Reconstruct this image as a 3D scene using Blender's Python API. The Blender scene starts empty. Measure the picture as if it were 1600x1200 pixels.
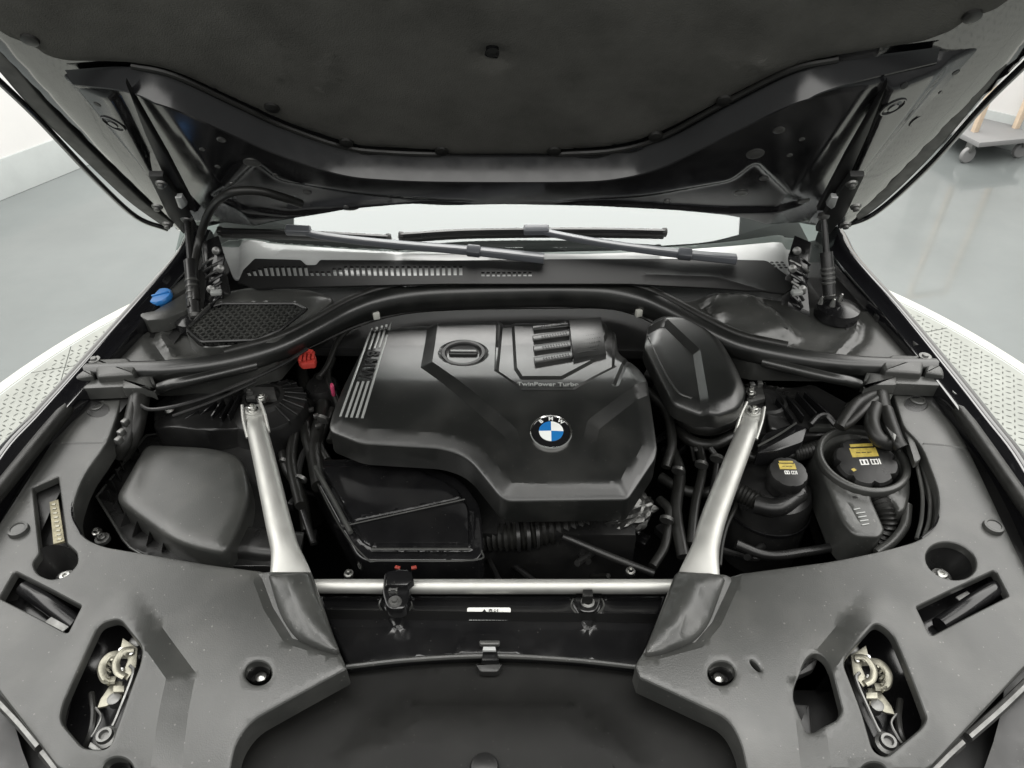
import bpy, bmesh, math, random
import numpy as np
from mathutils import Vector, Matrix
from mathutils.geometry import delaunay_2d_cdt
random.seed(7); rng = np.random.RandomState(7)
R = math.radians
S = bpy.context.scene
COL = S.collection

# ------------------------------------------------------------------ camera
CAM = Vector((0.042, 0.0, 1.75)); PITCH = R(38.5); YAW = R(0.9); FPX = 1130.0
cd = bpy.data.cameras.new('camera'); cam = bpy.data.objects.new('camera', cd); COL.objects.link(cam)
cam.location = CAM; cam.rotation_euler = (math.pi/2-PITCH, 0, YAW)
cd.sensor_width = 36; cd.lens = 36*FPX/1600; cd.clip_start = 0.02; cd.clip_end = 200
S.camera = cam
# ------------------------------------------------------------------ world and lamps
w = bpy.data.worlds.new('World'); S.world = w; w.use_nodes = True
bg = w.node_tree.nodes['Background']; bg.inputs[0].default_value = (0.84, 0.86, 0.84, 1); bg.inputs[1].default_value = 0.28
def area(name, loc, size, power, rot=(0,0,0), col=(1,.985,.95)):
    l = bpy.data.lights.new(name, 'AREA'); l.shape = 'RECTANGLE'; l.size, l.size_y = size; l.energy = power; l.color = col
    o = bpy.data.objects.new(name, l); COL.objects.link(o); o.location = loc; o.rotation_euler = rot
    return o
area('ceiling_softbox', (0.02, 3.9, 3.3), (2.9, 7.0), 480)
area('ceiling_softbox_left', (-3.2, 2.4, 3.3), (2.7, 6.4), 215)
area('ceiling_softbox_right', (3.2, 2.4, 3.3), (2.7, 6.4), 215)
area('ceiling_softbox_front', (0.0, -1.3, 3.3), (6.4, 2.2), 115)
S.view_settings.view_transform = 'Standard'; S.view_settings.look = 'None'
S.view_settings.exposure = 0.06; S.view_settings.gamma = 1.0; S.view_settings.use_curve_mapping = False

# ------------------------------------------------------------------ pixel rays -> points on real planes
_M = cam.rotation_euler.to_matrix()
def ray(px, py):
    return (_M @ Vector(((px-800)/FPX, (600-py)/FPX, -1.0))).normalized()
class Frame:
    """A plane in the place: origin, two axes and the normal."""
    def __init__(s, o, U, V):
        s.o = Vector(o); s.U = Vector(U).normalized(); s.V = Vector(V).normalized(); s.N = s.U.cross(s.V).normalized()
    def hit(s, px, py, w=0.0):
        d = ray(px, py); t = (s.o + s.N*w - CAM).dot(s.N)/d.dot(s.N)
        return CAM + d*t
    def uv(s, px, py, w=0.0):
        p = s.hit(px, py, w) - s.o
        return (p.dot(s.U), p.dot(s.V))
    def P(s, u, v, w=0.0):
        return s.o + s.U*u + s.V*v + s.N*w
def FZ(z, sy=0.0, sx=0.0, y0=0.9):
    return Frame((0, y0, z), (1, 0, sx), (0, 1, sy)) if not (sx and sy) else Frame((0, y0, z), (1, 0, sx), (0, 1, sy))
def W(px, py, z):
    d = ray(px, py); return CAM + d*((z-CAM.z)/d.z)

# ------------------------------------------------------------------ materials
MATS = {}
def mat(name, col, rough=.5, metal=0., spec=.5, bump=0., bscale=400., var=0., vscale=8., rvar=0., coat=0., dust=0., dscale=260., bdist=.0003):
    m = bpy.data.materials.new(name); m.use_nodes = True; nt = m.node_tree; N = nt.nodes; L = nt.links
    b = N['Principled BSDF']
    b.inputs['Base Color'].default_value = (*col, 1); b.inputs['Roughness'].default_value = rough
    b.inputs['Metallic'].default_value = metal; b.inputs['Specular IOR Level'].default_value = spec
    b.inputs['Coat Weight'].default_value = coat; b.inputs['Coat Roughness'].default_value = .04
    tc = N.new('ShaderNodeTexCoord')
    if var or rvar:
        n = N.new('ShaderNodeTexNoise'); n.inputs['Scale'].default_value = vscale; n.inputs['Detail'].default_value = 6; n.inputs['Roughness'].default_value = .62
        L.new(tc.outputs['Object'], n.inputs['Vector'])
        if var:
            r = N.new('ShaderNodeMapRange'); r.inputs[1].default_value = .3; r.inputs[2].default_value = .7
            r.inputs[3].default_value = 1-var; r.inputs[4].default_value = 1+var
            L.new(n.outputs['Fac'], r.inputs[0])
            mx = N.new('ShaderNodeVectorMath'); mx.operation = 'SCALE'; mx.inputs[0].default_value = col
            L.new(r.outputs[0], mx.inputs['Scale']); L.new(mx.outputs[0], b.inputs['Base Color'])
        if rvar:
            n2 = N.new('ShaderNodeTexNoise'); n2.inputs['Scale'].default_value = vscale*2.3; n2.inputs['Detail'].default_value = 5
            L.new(tc.outputs['Object'], n2.inputs['Vector'])
            r = N.new('ShaderNodeMapRange'); r.inputs[1].default_value = .3; r.inputs[2].default_value = .7
            r.inputs[3].default_value = max(.02, rough-rvar); r.inputs[4].default_value = rough+rvar
            L.new(n2.outputs['Fac'], r.inputs[0]); L.new(r.outputs[0], b.inputs['Roughness'])
    if dust:                                          # lint and dust lying on the surface
        prev = b.inputs['Base Color'].links[0].from_socket if b.inputs['Base Color'].links else None
        nv = N.new('ShaderNodeTexVoronoi'); nv.inputs['Scale'].default_value = dscale; L.new(tc.outputs['Object'], nv.inputs['Vector'])
        nm = N.new('ShaderNodeTexNoise'); nm.inputs['Scale'].default_value = 14; nm.inputs['Detail'].default_value = 4; L.new(tc.outputs['Object'], nm.inputs['Vector'])
        sz = N.new('ShaderNodeMath'); sz.operation = 'MULTIPLY'; sep = N.new('ShaderNodeSeparateColor'); L.new(nv.outputs['Color'], sep.inputs[0])
        th = N.new('ShaderNodeMapRange'); th.inputs[1].default_value = .93; th.inputs[2].default_value = 1.0; th.inputs[3].default_value = 0; th.inputs[4].default_value = .34; L.new(sep.outputs[0], th.inputs[0])
        lt_ = N.new('ShaderNodeMath'); lt_.operation = 'LESS_THAN'; L.new(nv.outputs['Distance'], lt_.inputs[0]); L.new(th.outputs[0], lt_.inputs[1])
        r2 = N.new('ShaderNodeMapRange'); r2.inputs[1].default_value = .45; r2.inputs[2].default_value = .75; r2.inputs[3].default_value = 0; r2.inputs[4].default_value = .35*dust; L.new(nm.outputs['Fac'], r2.inputs[0])
        ad = N.new('ShaderNodeMath'); ad.operation = 'MULTIPLY_ADD'; L.new(lt_.outputs[0], ad.inputs[0]); ad.inputs[1].default_value = dust; L.new(r2.outputs[0], ad.inputs[2])
        mxd = N.new('ShaderNodeMix'); mxd.data_type = 'RGBA'; mxd.clamp_factor = True; L.new(ad.outputs[0], mxd.inputs['Factor'])
        mxd.inputs['A'].default_value = (*col, 1); mxd.inputs['B'].default_value = (.22,.215,.20,1)
        if prev: L.new(prev, mxd.inputs['A'])
        L.new(mxd.outputs['Result'], b.inputs['Base Color'])
    if bump:
        n = N.new('ShaderNodeTexNoise'); n.inputs['Scale'].default_value = bscale; n.inputs['Detail'].default_value = 2
        L.new(tc.outputs['Object'], n.inputs['Vector'])
        bp = N.new('ShaderNodeBump'); bp.inputs['Strength'].default_value = bump; bp.inputs['Distance'].default_value = bdist
        L.new(n.outputs['Fac'], bp.inputs['Height']); L.new(bp.outputs[0], b.inputs['Normal'])
    MATS[name] = m
    return m
mat('grained_plastic', (.035,.036,.034), .34, spec=.7, bump=.28, bscale=560, bdist=.0005, var=.14, vscale=5, rvar=.03, dust=.35)
mat('cover_plastic', (.010,.0105,.010), .30, spec=.85, bump=.10, bscale=800, var=.14, vscale=6, rvar=.025, dust=.16, dscale=330)
mat('dark_plastic', (.011,.011,.011), .34, bump=.12, bscale=500, var=.3, vscale=9, rvar=.10, dust=.14)
mat('gloss_plastic', (.006,.006,.0065), .18, var=.2, rvar=.07, vscale=12, dust=.06)
mat('black_rubber', (.012,.012,.011), .42, bump=.15, bscale=300, var=.25, vscale=20, rvar=.08)
mat('bay_black', (.006,.006,.006), .55, var=.3, vscale=15)
mat('black_paint', (.006,.006,.007), .12, coat=1.0, spec=.6)
mat('inner_paint', (.010,.010,.011), .17, spec=.7, rvar=.05, vscale=14)
mat('duct_plastic', (.0065,.0065,.006), .55, spec=.22, bump=.2, bscale=500, var=.3, vscale=5, dust=.05)
mat('grille_black', (.006,.006,.006), .55, spec=.3, var=.2)
mat('felt', (.112,.110,.101), .95, spec=.12, bump=.4, bscale=420, var=.22, vscale=9, dust=.12, dscale=400, bdist=.002)
mat('aluminium', (.52,.52,.495), .48, metal=.75, bump=.05, bscale=250, var=.05, vscale=18, rvar=.05)
mat('steel', (.55,.55,.53), .28, metal=1., rvar=.08)
mat('dull_steel', (.19,.19,.185), .45, metal=.9, var=.2, rvar=.1, vscale=30)
mat('brass', (.29,.28,.23), .42, metal=.8, var=.3, vscale=60)
mat('chrome', (.8,.8,.78), .1, metal=1.)
mat('blue_plastic', (.02,.15,.42), .35)
mat('red_plastic', (.38,.04,.03), .4)
mat('red_dark', (.22,.03,.02), .45)
mat('pink_plastic', (.5,.06,.14), .4)
mat('white_plastic', (.48,.48,.44), .45)
mat('yellow_print', (.44,.34,.07), .5, var=.25, vscale=150)
mat('white_print', (.75,.75,.72), .5)
mat('black_print', (.01,.01,.01), .5)
mat('emblem_blue', (.015,.15,.42), .15, coat=.6)
mat('emblem_white', (.80,.82,.80), .15, coat=.6)
mat('emblem_black', (.008,.008,.009), .12, coat=.6)
mat('stripe_grey', (.36,.37,.36), .40, metal=.3)
mat('letter_dark', (.012,.012,.012), .35)
mat('wiper_grey', (.085,.09,.10), .36, coat=.2)
mat('cowl_grey', (.40,.41,.405), .3, coat=.4, var=.08)
mat('foil', (.16,.16,.155), .38, metal=.9, bump=.8, bscale=90, bdist=.002, var=.4, vscale=40)
mat('floor_epoxy', (.135,.147,.146), .09, spec=.55, var=.09, vscale=1.6, rvar=.06)
mat('white_paint_line', (.42,.42,.39), .4, var=.05)
mat('plate_metal', (.27,.28,.26), .42, metal=.25, var=.1, vscale=6, rvar=.08)
mat('tread_metal', (.15,.155,.145), .35, metal=.5)
mat('wall_white', (.55,.545,.535), .7, var=.02)
mat('skirting_grey', (.34,.36,.355), .5, var=.05)
mat('trolley_wood', (.60,.48,.36), .5, var=.15)
mat('tyre_grey', (.18,.18,.18), .6)
mat('brass_plate', (.24,.22,.15), .5, metal=.5, var=.35, vscale=120)

# ------------------------------------------------------------------ object helpers
def link(name, me, m, parent):
    o = bpy.data.objects.new(name, me); COL.objects.link(o)
    if m is not None: me.materials.append(MATS[m] if isinstance(m, str) else m)
    if parent is not None:
        o.parent = parent
        if parent.type == 'EMPTY': o.matrix_parent_inverse = Matrix.Translation(-parent.location)
    return o
def finish(name, bm, m, parent, angle=38, recalc=True):
    if recalc: bmesh.ops.recalc_face_normals(bm, faces=bm.faces[:])
    me = bpy.data.meshes.new(name); bm.to_mesh(me); bm.free()
    for p in me.polygons: p.use_smooth = True
    me.set_sharp_from_angle(angle=R(angle))
    return link(name, me, m, parent)
def lab(o, text):
    o['label'] = text; return o

def fillet(pts, r=0, n=5, closed=True):
    """pixel polygon with rounded corners; a point may carry its own radius as a third number"""
    out = []; k = len(pts)
    for i, p in enumerate(pts):
        rr = p[2] if len(p) > 2 else r
        a = Vector(p[:2])
        if rr <= 0 or (not closed and i in (0, k-1)): out.append((a.x, a.y)); continue
        b = Vector(pts[i-1][:2]); c = Vector(pts[(i+1) % k][:2])
        d1 = (b-a); d2 = (c-a); q = min(rr, d1.length*.48, d2.length*.48)
        s = a + d1.normalized()*q; e = a + d2.normalized()*q
        for j in range(n+1):
            t = j/n; x = s*(1-t)**2 + a*2*t*(1-t) + e*t*t; out.append((x.x, x.y))
    return out
def ellipse(cx, cy, rx, ry=None, tilt=0, n=28):
    ry = ry or rx; c, s = math.cos(R(tilt)), math.sin(R(tilt))
    return [(cx+rx*math.cos(t)*c-ry*math.sin(t)*s, cy+rx*math.cos(t)*s+ry*math.sin(t)*c) for t in (2*math.pi*i/n for i in range(n))]
def resample(loop, step, closed=True):
    P = [np.array(p, float) for p in loop]; out = []
    n = len(P)
    for i in range(n if closed else n-1):
        a, b = P[i], P[(i+1) % n]; L = np.linalg.norm(b-a)
        if L < 1e-7: continue
        k = max(1, int(round(L/step)))
        for j in range(k): out.append(a+(b-a)*j/k)
    if not closed: out.append(P[-1])
    return np.array(out)
def seg_dist(Q, loop, closed=True):
    A = np.array(loop, float); B = np.roll(A, -1, 0)
    if not closed: A, B = A[:-1], B[:-1]
    D = np.full(len(Q), 1e9)
    for a, b in zip(A, B):
        ab = b-a; l2 = ab@ab
        if l2 < 1e-14: continue
        t = np.clip(((Q-a)@ab)/l2, 0, 1)
        D = np.minimum(D, np.linalg.norm(Q-a-t[:,None]*ab, axis=1))
    return D
def inside(Q, loop):
    A = np.array(loop, float); B = np.roll(A, -1, 0); c = np.zeros(len(Q), bool)
    for a, b in zip(A, B):
        if a[1] == b[1]: continue
        k = ((a[1] > Q[:,1]) != (b[1] > Q[:,1])) & (Q[:,0] < (b[0]-a[0])*(Q[:,1]-a[1])/(b[1]-a[1])+a[0])
        c ^= k
    return c
def sm(t):
    t = np.clip(t, 0, 1); return t*t*(3-2*t)

def panel(name, m, parent, fr, loop, holes=(), feats=(), step=.012, er=.004, skirt=.03, hskirt=None, warp=None, angle=32, relax=2, fs=True):
    """moulded shell: pixel outline and openings laid on the plane `fr`, relief by signed distances, rounded rim, side walls"""
    to = lambda pts: [fr.uv(*p[:2]) for p in pts]
    loops = [resample(to(loop), step*.8)] + [resample(to(h), step*.5) for h in holes]
    bd = np.concatenate(loops)
    lo, hi = loops[0].min(0), loops[0].max(0)
    gx, gy = np.meshgrid(np.arange(lo[0], hi[0], step), np.arange(lo[1], hi[1], step))
    gx = gx + (np.arange(gx.shape[0]) % 2)[:,None]*step*.5
    G = np.stack([gx.ravel(), gy.ravel()], 1)
    rings = []
    for i, l in enumerate(loops):
        nx, pv = np.roll(l, -1, 0), np.roll(l, 1, 0); t = nx-pv; nn = np.stack([-t[:,1], t[:,0]], 1); nn /= np.linalg.norm(nn, axis=1)[:,None]+1e-12
        ar = .5*np.sum(l[:,0]*np.roll(l[:,1],-1)-np.roll(l[:,0],-1)*l[:,1])
        sg = (1 if ar > 0 else -1)*(1 if i == 0 else -1)
        for q in ((.15,.5,1.05) if er > 0 else ()): rings.append((l+nn*sg*er*q, er*q*.75))
    def ok(Q, dmin):
        k = inside(Q, loops[0])
        for h in loops[1:]: k &= ~inside(Q, h)
        for l in loops: k &= seg_dist(Q, l) > dmin
        return Q[k]
    inner = [ok(q, dm) for q, dm in rings]
    G = ok(G, max(step*.45, er*1.35))
    fp = []; chains = []
    for f in feats:                                   # sharper sampling along the relief lines
        if fs and f[0] in ('raise', 'line'):
            l = to(f[1]); c = f[0] == 'raise'
            a = resample(l, step*.6, c)
            t = np.roll(a,-1,0)-np.roll(a,1,0); nn = np.stack([-t[:,1], t[:,0]], 1); nn /= np.linalg.norm(nn, axis=1)[:,None]+1e-12
            for q in ((-.02, .5, 1.02) if c else (-1, -.5, 0, .5, 1)):
                ar = .5*np.sum(a[:,0]*np.roll(a[:,1],-1)-np.roll(a[:,0],-1)*a[:,1])
                r_ = a+nn*(1 if ar > 0 else -1)*abs(f[3])*q
                if c and f[3] < 0 and q != .5: chains.append(a+nn*(1 if ar > 0 else -1)*abs(f[3])*round(q)); continue
                fp.append(r_)
    if fp:
        F = ok(np.concatenate(fp), er*1.3)
        if len(F):
            keep = np.ones(len(G), bool)
            for i in range(0, len(F), 400):
                c = F[i:i+400]; keep &= (np.linalg.norm(G[:,None]-c[None], axis=2).min(1) > step*.35)
            G = np.concatenate([G[keep], F])
    def mask(Q):
        k = inside(Q, loops[0])
        for h in loops[1:]: k &= ~inside(Q, h)
        for l in loops: k &= seg_dist(Q, l) > er*1.3
        return k
    ced = []; cpt = []; n0 = len(bd)+sum(len(q) for q in inner)
    for ch in chains:                                 # crease lines stay edges of the mesh
        k = mask(ch); idx = np.full(len(ch), -1); idx[k] = n0+sum(len(q) for q in cpt)+np.arange(k.sum()); cpt.append(ch[k])
        nxt = np.roll(idx, -1); L_ = np.linalg.norm(np.roll(ch, -1, 0)-ch, axis=1)
        ced += [(int(i), int(j)) for i, j, l_ in zip(idx, nxt, L_) if i >= 0 and j >= 0 and l_ < step*2.5]
    if cpt and len(G):
        cc = np.concatenate(cpt)
        if len(cc):
            keep = np.ones(len(G), bool)
            for i in range(0, len(cc), 400): keep &= (np.linalg.norm(G[:,None]-cc[None, i:i+400], axis=2).min(1) > step*.4)
            G = G[keep]
    allp = np.concatenate([bd]+inner+cpt+[G])
    edges = []; o = 0
    for l in loops:
        k = len(l); edges += [(o+i, o+(i+1) % k) for i in range(k)]; o += k
    edges += ced
    res = delaunay_2d_cdt([Vector((float(a), float(b))) for a, b in allp], edges, [], 0, 1e-6)
    V = np.array([(v.x, v.y) for v in res[0]]); T = np.array([f for f in res[2] if len(f) == 3])
    C = V[T].mean(1); k = inside(C, loops[0])
    for h in loops[1:]: k &= ~inside(C, h)
    T = T[k]
    H = np.zeros(len(V))
    dout = seg_dist(V, loops[0])
    for f in feats:
        if f[0] == 'raise':
            l = to(f[1]); d = seg_dist(V, l)*np.where(inside(V, l), 1, -1)
            PW = np.array([fr.o])+V[:,:1]*np.array([fr.U])+V[:,1:]*np.array([fr.V]); H += f[2]*(sm(d/f[3]) if f[3] > 0 else np.clip(-d/f[3], 0, 1))*(f[4](PW) if len(f) > 4 else 1)
        elif f[0] == 'line':
            l = to(f[1]); d = seg_dist(V, l, False); H += f[2]*sm(1-d/f[3])
        elif f[0] == 'edge':
            H -= f[2]*(1-np.clip(dout/f[1], 0, 1))**(f[3] if len(f) > 3 else 1)
        elif f[0] == 'fn':
            PW = np.array([fr.o])+V[:,:1]*np.array([fr.U])+V[:,1:]*np.array([fr.V]); H += f[1](PW)
        elif f[0] == 'dome':
            H += f[1]*np.sqrt(np.clip(dout/f[2], 0, 1))
    for _ in range(relax):                            # soften the relief a little, as moulding does
        acc = np.zeros(len(V)); cnt = np.zeros(len(V))
        for i, j in ((0,1),(1,2),(2,0)):
            np.add.at(acc, T[:,i], H[T[:,j]]); np.add.at(cnt, T[:,i], 1); np.add.at(acc, T[:,j], H[T[:,i]]); np.add.at(cnt, T[:,j], 1)
        ok_ = cnt > 0; H[ok_] = .5*H[ok_]+.5*acc[ok_]/cnt[ok_]
    if er > 0:
        db = dout
        for l in loops[1:]: db = np.minimum(db, seg_dist(V, l))
        q = np.clip(1-db/er, 0, 1); H -= er*(1-np.sqrt(np.clip(1-q*q, 0, 1)))
    O, U_, V_, N_ = (np.array(x) for x in (fr.o, fr.U, fr.V, fr.N))
    PW = O + V[:,:1]*U_ + V[:,1:]*V_ + H[:,None]*N_
    if warp: PW = warp(PW)
    bm = bmesh.new(); vs = [bm.verts.new(p) for p in PW]
    for t in T:
        try: bm.faces.new([vs[i] for i in t])
        except ValueError: pass
    for v in [v for v in bm.verts if not v.link_faces]: bm.verts.remove(v)
    bmesh.ops.recalc_face_normals(bm, faces=bm.faces[:])
    s = sum((f.normal.dot(fr.N))*f.calc_area() for f in bm.faces)
    if s < 0: bmesh.ops.reverse_faces(bm, faces=bm.faces[:])
    if skirt:
        bm.verts.index_update(); rim = set(id(vs[i]) for i in range(len(V)) if dout[i] < 1e-5)
        be = [e for e in bm.edges if len(e.link_faces) == 1]
        bo = [e for e in be if id(e.verts[0]) in rim and id(e.verts[1]) in rim]; bh = [e for e in be if e not in set(bo)]
        for grp, dep in ((bo, skirt), (bh, skirt if hskirt is None else hskirt)):
            if not grp or not dep: continue
            r = bmesh.ops.extrude_edge_only(bm, edges=grp)
            bmesh.ops.translate(bm, verts=[g for g in r['geom'] if isinstance(g, bmesh.types.BMVert)], vec=-fr.N*dep)
    return finish(name, bm, m, parent, angle, recalc=False)

def catmull(pts, n=6):
    P = [Vector(p) for p in pts]
    if len(P) < 3: return P
    Q = [2*P[0]-P[1]]+P+[2*P[-1]-P[-2]]; out = []
    for i in range(1, len(Q)-2):
        for j in range(n):
            t = j/n; a, b, c, d = Q[i-1:i+3]
            out.append(.5*((2*b)+(c-a)*t+(2*a-5*b+4*c-d)*t*t+(3*b-a-3*c+d)*t**3))
    return out+[P[-1]]
def sweep(name, m, parent, pts, prof, up=(0,0,1), smooth=6, closed_prof=True, caps=True, scale=None, angle=40):
    P = catmull(pts, smooth) if smooth else [Vector(p) for p in pts]
    bm = bmesh.new(); rows = []; up = Vector(up); n = len(P)
    for i, p in enumerate(P):
        t = (P[min(i+1, n-1)]-P[max(i-1, 0)]).normalized()
        a = t.cross(up)
        if a.length < 1e-4: a = t.cross(Vector((1,0,0)))
        a.normalize(); b = a.cross(t)
        s = scale(i/(n-1)) if scale else 1
        if not isinstance(s, tuple): s = (s, s)
        rows.append([bm.verts.new(p+a*x*s[0]+b*y*s[1]) for x, y in prof])
    k = len(prof)
    for r0, r1 in zip(rows, rows[1:]):
        for j in range(k if closed_prof else k-1):
            bm.faces.new((r0[j], r0[(j+1) % k], r1[(j+1) % k], r1[j]))
    if caps and closed_prof:
        bm.faces.new(rows[0]); bm.faces.new(rows[-1])
    return finish(name, bm, m, parent, angle)
def circ(r, n=10, ry=None):
    return [(r*math.cos(2*math.pi*i/n), (ry or r)*math.sin(2*math.pi*i/n)) for i in range(n)]
def rrect(a, b, r, n=3):
    out = []
    for cx, cy, t0 in ((a-r, b-r, 0), (-a+r, b-r, 90), (-a+r, -b+r, 180), (a-r, -b+r, 270)):
        for j in range(n+1): t = R(t0+90*j/n); out.append((cx+r*math.cos(t), cy+r*math.sin(t)))
    return out
def tube(name, m, parent, pts, r, seg=10, smooth=6, scale=None):
    return sweep(name, m, parent, pts, circ(r, seg), smooth=smooth, scale=scale, up=(.13,.21,.97))
def corrugated(name, m, parent, pts, r, pitch=.008, amp=.12, seg=12):
    P = catmull(pts, 24); L = sum((b-a).length for a, b in zip(P, P[1:])); k = max(6, int(L/pitch))*4
    Q = [P[min(len(P)-1, int(i/k*(len(P)-1)))].lerp(P[min(len(P)-1, int(i/k*(len(P)-1))+1)], (i/k*(len(P)-1)) % 1) for i in range(k+1)]
    return sweep(name, m, parent, Q, circ(r, seg), smooth=0, scale=lambda t: 1+amp*math.cos(t*k/4*2*math.pi), up=(.13,.21,.97), angle=60)
def basis(axis, ref=(1,0,0)):
    n = Vector(axis).normalized(); r = Vector(ref)
    if abs(n.dot(r.normalized())) > .95: r = Vector((0,1,0))
    u = (r-n*r.dot(n)).normalized(); v = n.cross(u)
    return u, v, n
def lathe(name, m, parent, c, prof, axis=(0,0,1), seg=32, mod=None, angle=35, capped=True):
    u, v, n = basis(axis); c = Vector(c); bm = bmesh.new(); rows = []
    for r, h in prof:
        rows.append([bm.verts.new(c+n*h+(u*math.cos(t)+v*math.sin(t))*r*(mod(t, r, h) if mod else 1)) for t in (2*math.pi*i/seg for i in range(seg))])
    for a, b in zip(rows, rows[1:]):
        for j in range(seg): bm.faces.new((a[j], a[(j+1) % seg], b[(j+1) % seg], b[j]))
    if capped:
        bm.faces.new(rows[0]); bm.faces.new(rows[-1])
    return finish(name, bm, m, parent, angle)
def box(name, m, parent, c, size, axis=(0,0,1), ref=(1,0,0), bev=.002, seg=2):
    u, v, n = basis(axis, ref); bm = bmesh.new(); bmesh.ops.create_cube(bm, size=1)
    for k in bm.verts:
        q = k.co; k.co = Vector(c)+u*q.x*size[0]+v*q.y*size[1]+n*q.z*size[2]
    if bev: bmesh.ops.bevel(bm, geom=bm.edges[:], offset=bev, segments=seg, affect='EDGES', profile=.5)
    return finish(name, bm, m, parent, 40)
def slab(name, m, parent, top, thick, down=(0,0,-1), bev=.002, seg=2):
    bm = bmesh.new(); d = Vector(down).normalized()*thick
    a = [bm.verts.new(p) for p in top]; b = [bm.verts.new(Vector(p)+d) for p in top]; k = len(a)
    f1 = bm.faces.new(a); bm.faces.new(b[::-1])
    for i in range(k): bm.faces.new((a[i], b[i], b[(i+1) % k], a[(i+1) % k]))
    bmesh.ops.recalc_face_normals(bm, faces=bm.faces[:])
    if bev: bmesh.ops.bevel(bm, geom=list(f1.edges), offset=bev, segments=seg, affect='EDGES', profile=.5)
    return finish(name, bm, m, parent, 40)
def slabpx(name, m, parent, fr, pts, thick, w=0, bev=.002, r=0, seg=2):
    P = fillet(pts, r, 4) if r else pts
    return slab(name, m, parent, [fr.hit(*p[:2], w) for p in P], thick, -fr.N, bev, seg)
def text(name, s, m, parent, c, size, xdir, ydir, depth=.0006, bold=0.0, align='CENTER'):
    cu = bpy.data.curves.new(name, 'FONT'); cu.body = s; cu.size = size; cu.align_x = align; cu.align_y = 'CENTER'; cu.extrude = depth; cu.offset = bold
    t = bpy.data.objects.new(name+'_curve', cu); COL.objects.link(t); bpy.context.view_layer.update()
    me = bpy.data.meshes.new_from_object(t.evaluated_get(bpy.context.evaluated_depsgraph_get()))
    bpy.data.objects.remove(t); bpy.data.curves.remove(cu)
    x = Vector(xdir).normalized(); y = Vector(ydir).normalized(); z = x.cross(y)
    me.transform(Matrix(((x.x,y.x,z.x,c[0]),(x.y,y.y,z.y,c[1]),(x.z,y.z,z.z,c[2]),(0,0,0,1))))
    me.name = name; me.materials.clear()
    return link(name, me, m, parent)
class OnSurf:
    """like a Frame, but lands on the built surface of an object"""
    def __init__(s, o, fr): s.obj, s.fr, s.N = o, fr, fr.N
    def hit(s, px, py, w=0.0):
        p = surf(s.obj, px, py, w, s.N); return p if p is not None else s.fr.hit(px, py, w)
from mathutils.bvhtree import BVHTree
_bvh = {}
def surf(o, px, py, lift=0.0, n=None, normal=False):
    """point of the built surface under a pixel, raised along its normal"""
    if o.name not in _bvh: _bvh[o.name] = BVHTree.FromPolygons([v.co for v in o.data.vertices], [p.vertices for p in o.data.polygons])
    h = _bvh[o.name].ray_cast(CAM, ray(px, py))
    if h[0] is None: return None
    nn = h[1] if h[1].dot(ray(px, py)) < 0 else -h[1]
    return (h[0]+(n or nn)*lift, nn) if normal else h[0]+(n or nn)*lift
def well(name, m, parent, fr, loop, w0, depth, taper=.75):
    """sunk cup below an opening"""
    uv = [fr.uv(*p, w0) for p in loop]; cu = sum(p[0] for p in uv)/len(uv); cv = sum(p[1] for p in uv)/len(uv)
    bm = bmesh.new(); rows = []
    for s, d in ((1.03,0),(.97,.15),(taper+.06,.85),(taper,1),(taper*.5,1.02)):
        rows.append([bm.verts.new(fr.P(cu+(u-cu)*s, cv+(v-cv)*s, w0-depth*d)) for u, v in uv])
    k = len(uv)
    for a, b in zip(rows, rows[1:]):
        for j in range(k): bm.faces.new((a[j], a[(j+1) % k], b[(j+1) % k], b[j]))
    bm.faces.new(rows[-1])
    o = finish(name, bm, m, parent, 35); return o, fr.P(cu, cv, w0-depth)
def ribbon(name, m, parent, pts, width, thick, n, bev=.0006):
    bm = bmesh.new(); rows = []; k = len(pts)
    for i, p in enumerate(pts):
        t = (pts[min(i+1, k-1)]-pts[max(i-1, 0)]).normalized(); s = t.cross(n).normalized()*width*.5
        rows.append([bm.verts.new(q) for q in (p-s-n*thick, p-s, p-s*.75+n*bev, p+s*.75+n*bev, p+s, p+s-n*thick)])
    for a, b in zip(rows, rows[1:]):
        for j in range(5): bm.faces.new((a[j], a[j+1], b[j+1], b[j]))
    bm.faces.new(rows[0]); bm.faces.new(rows[-1])
    return finish(name, bm, m, parent, 50)
def screw(parent, c, r=.009, axis=(0,0,1), m='steel', name='screw'):
    return lathe(name, m, parent, c, [(r,-.004),(r,.001),(r*.95,.0025),(r*.6,.003),(r*.58,.007),(r*.5,.008),(r*.25,.008),(r*.22,.005),(.0001,.005)], axis, 14)
def push_pin(parent, c, r=.014, axis=(0,0,1)):
    return lathe('push_pin', 'grained_plastic', parent, c, [(r*1.0,-.004),(r*1.02,.003),(r*.93,.0075),(r*.7,.0082),(r*.66,.0068),(.0001,.0066)], axis, 24)


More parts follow.
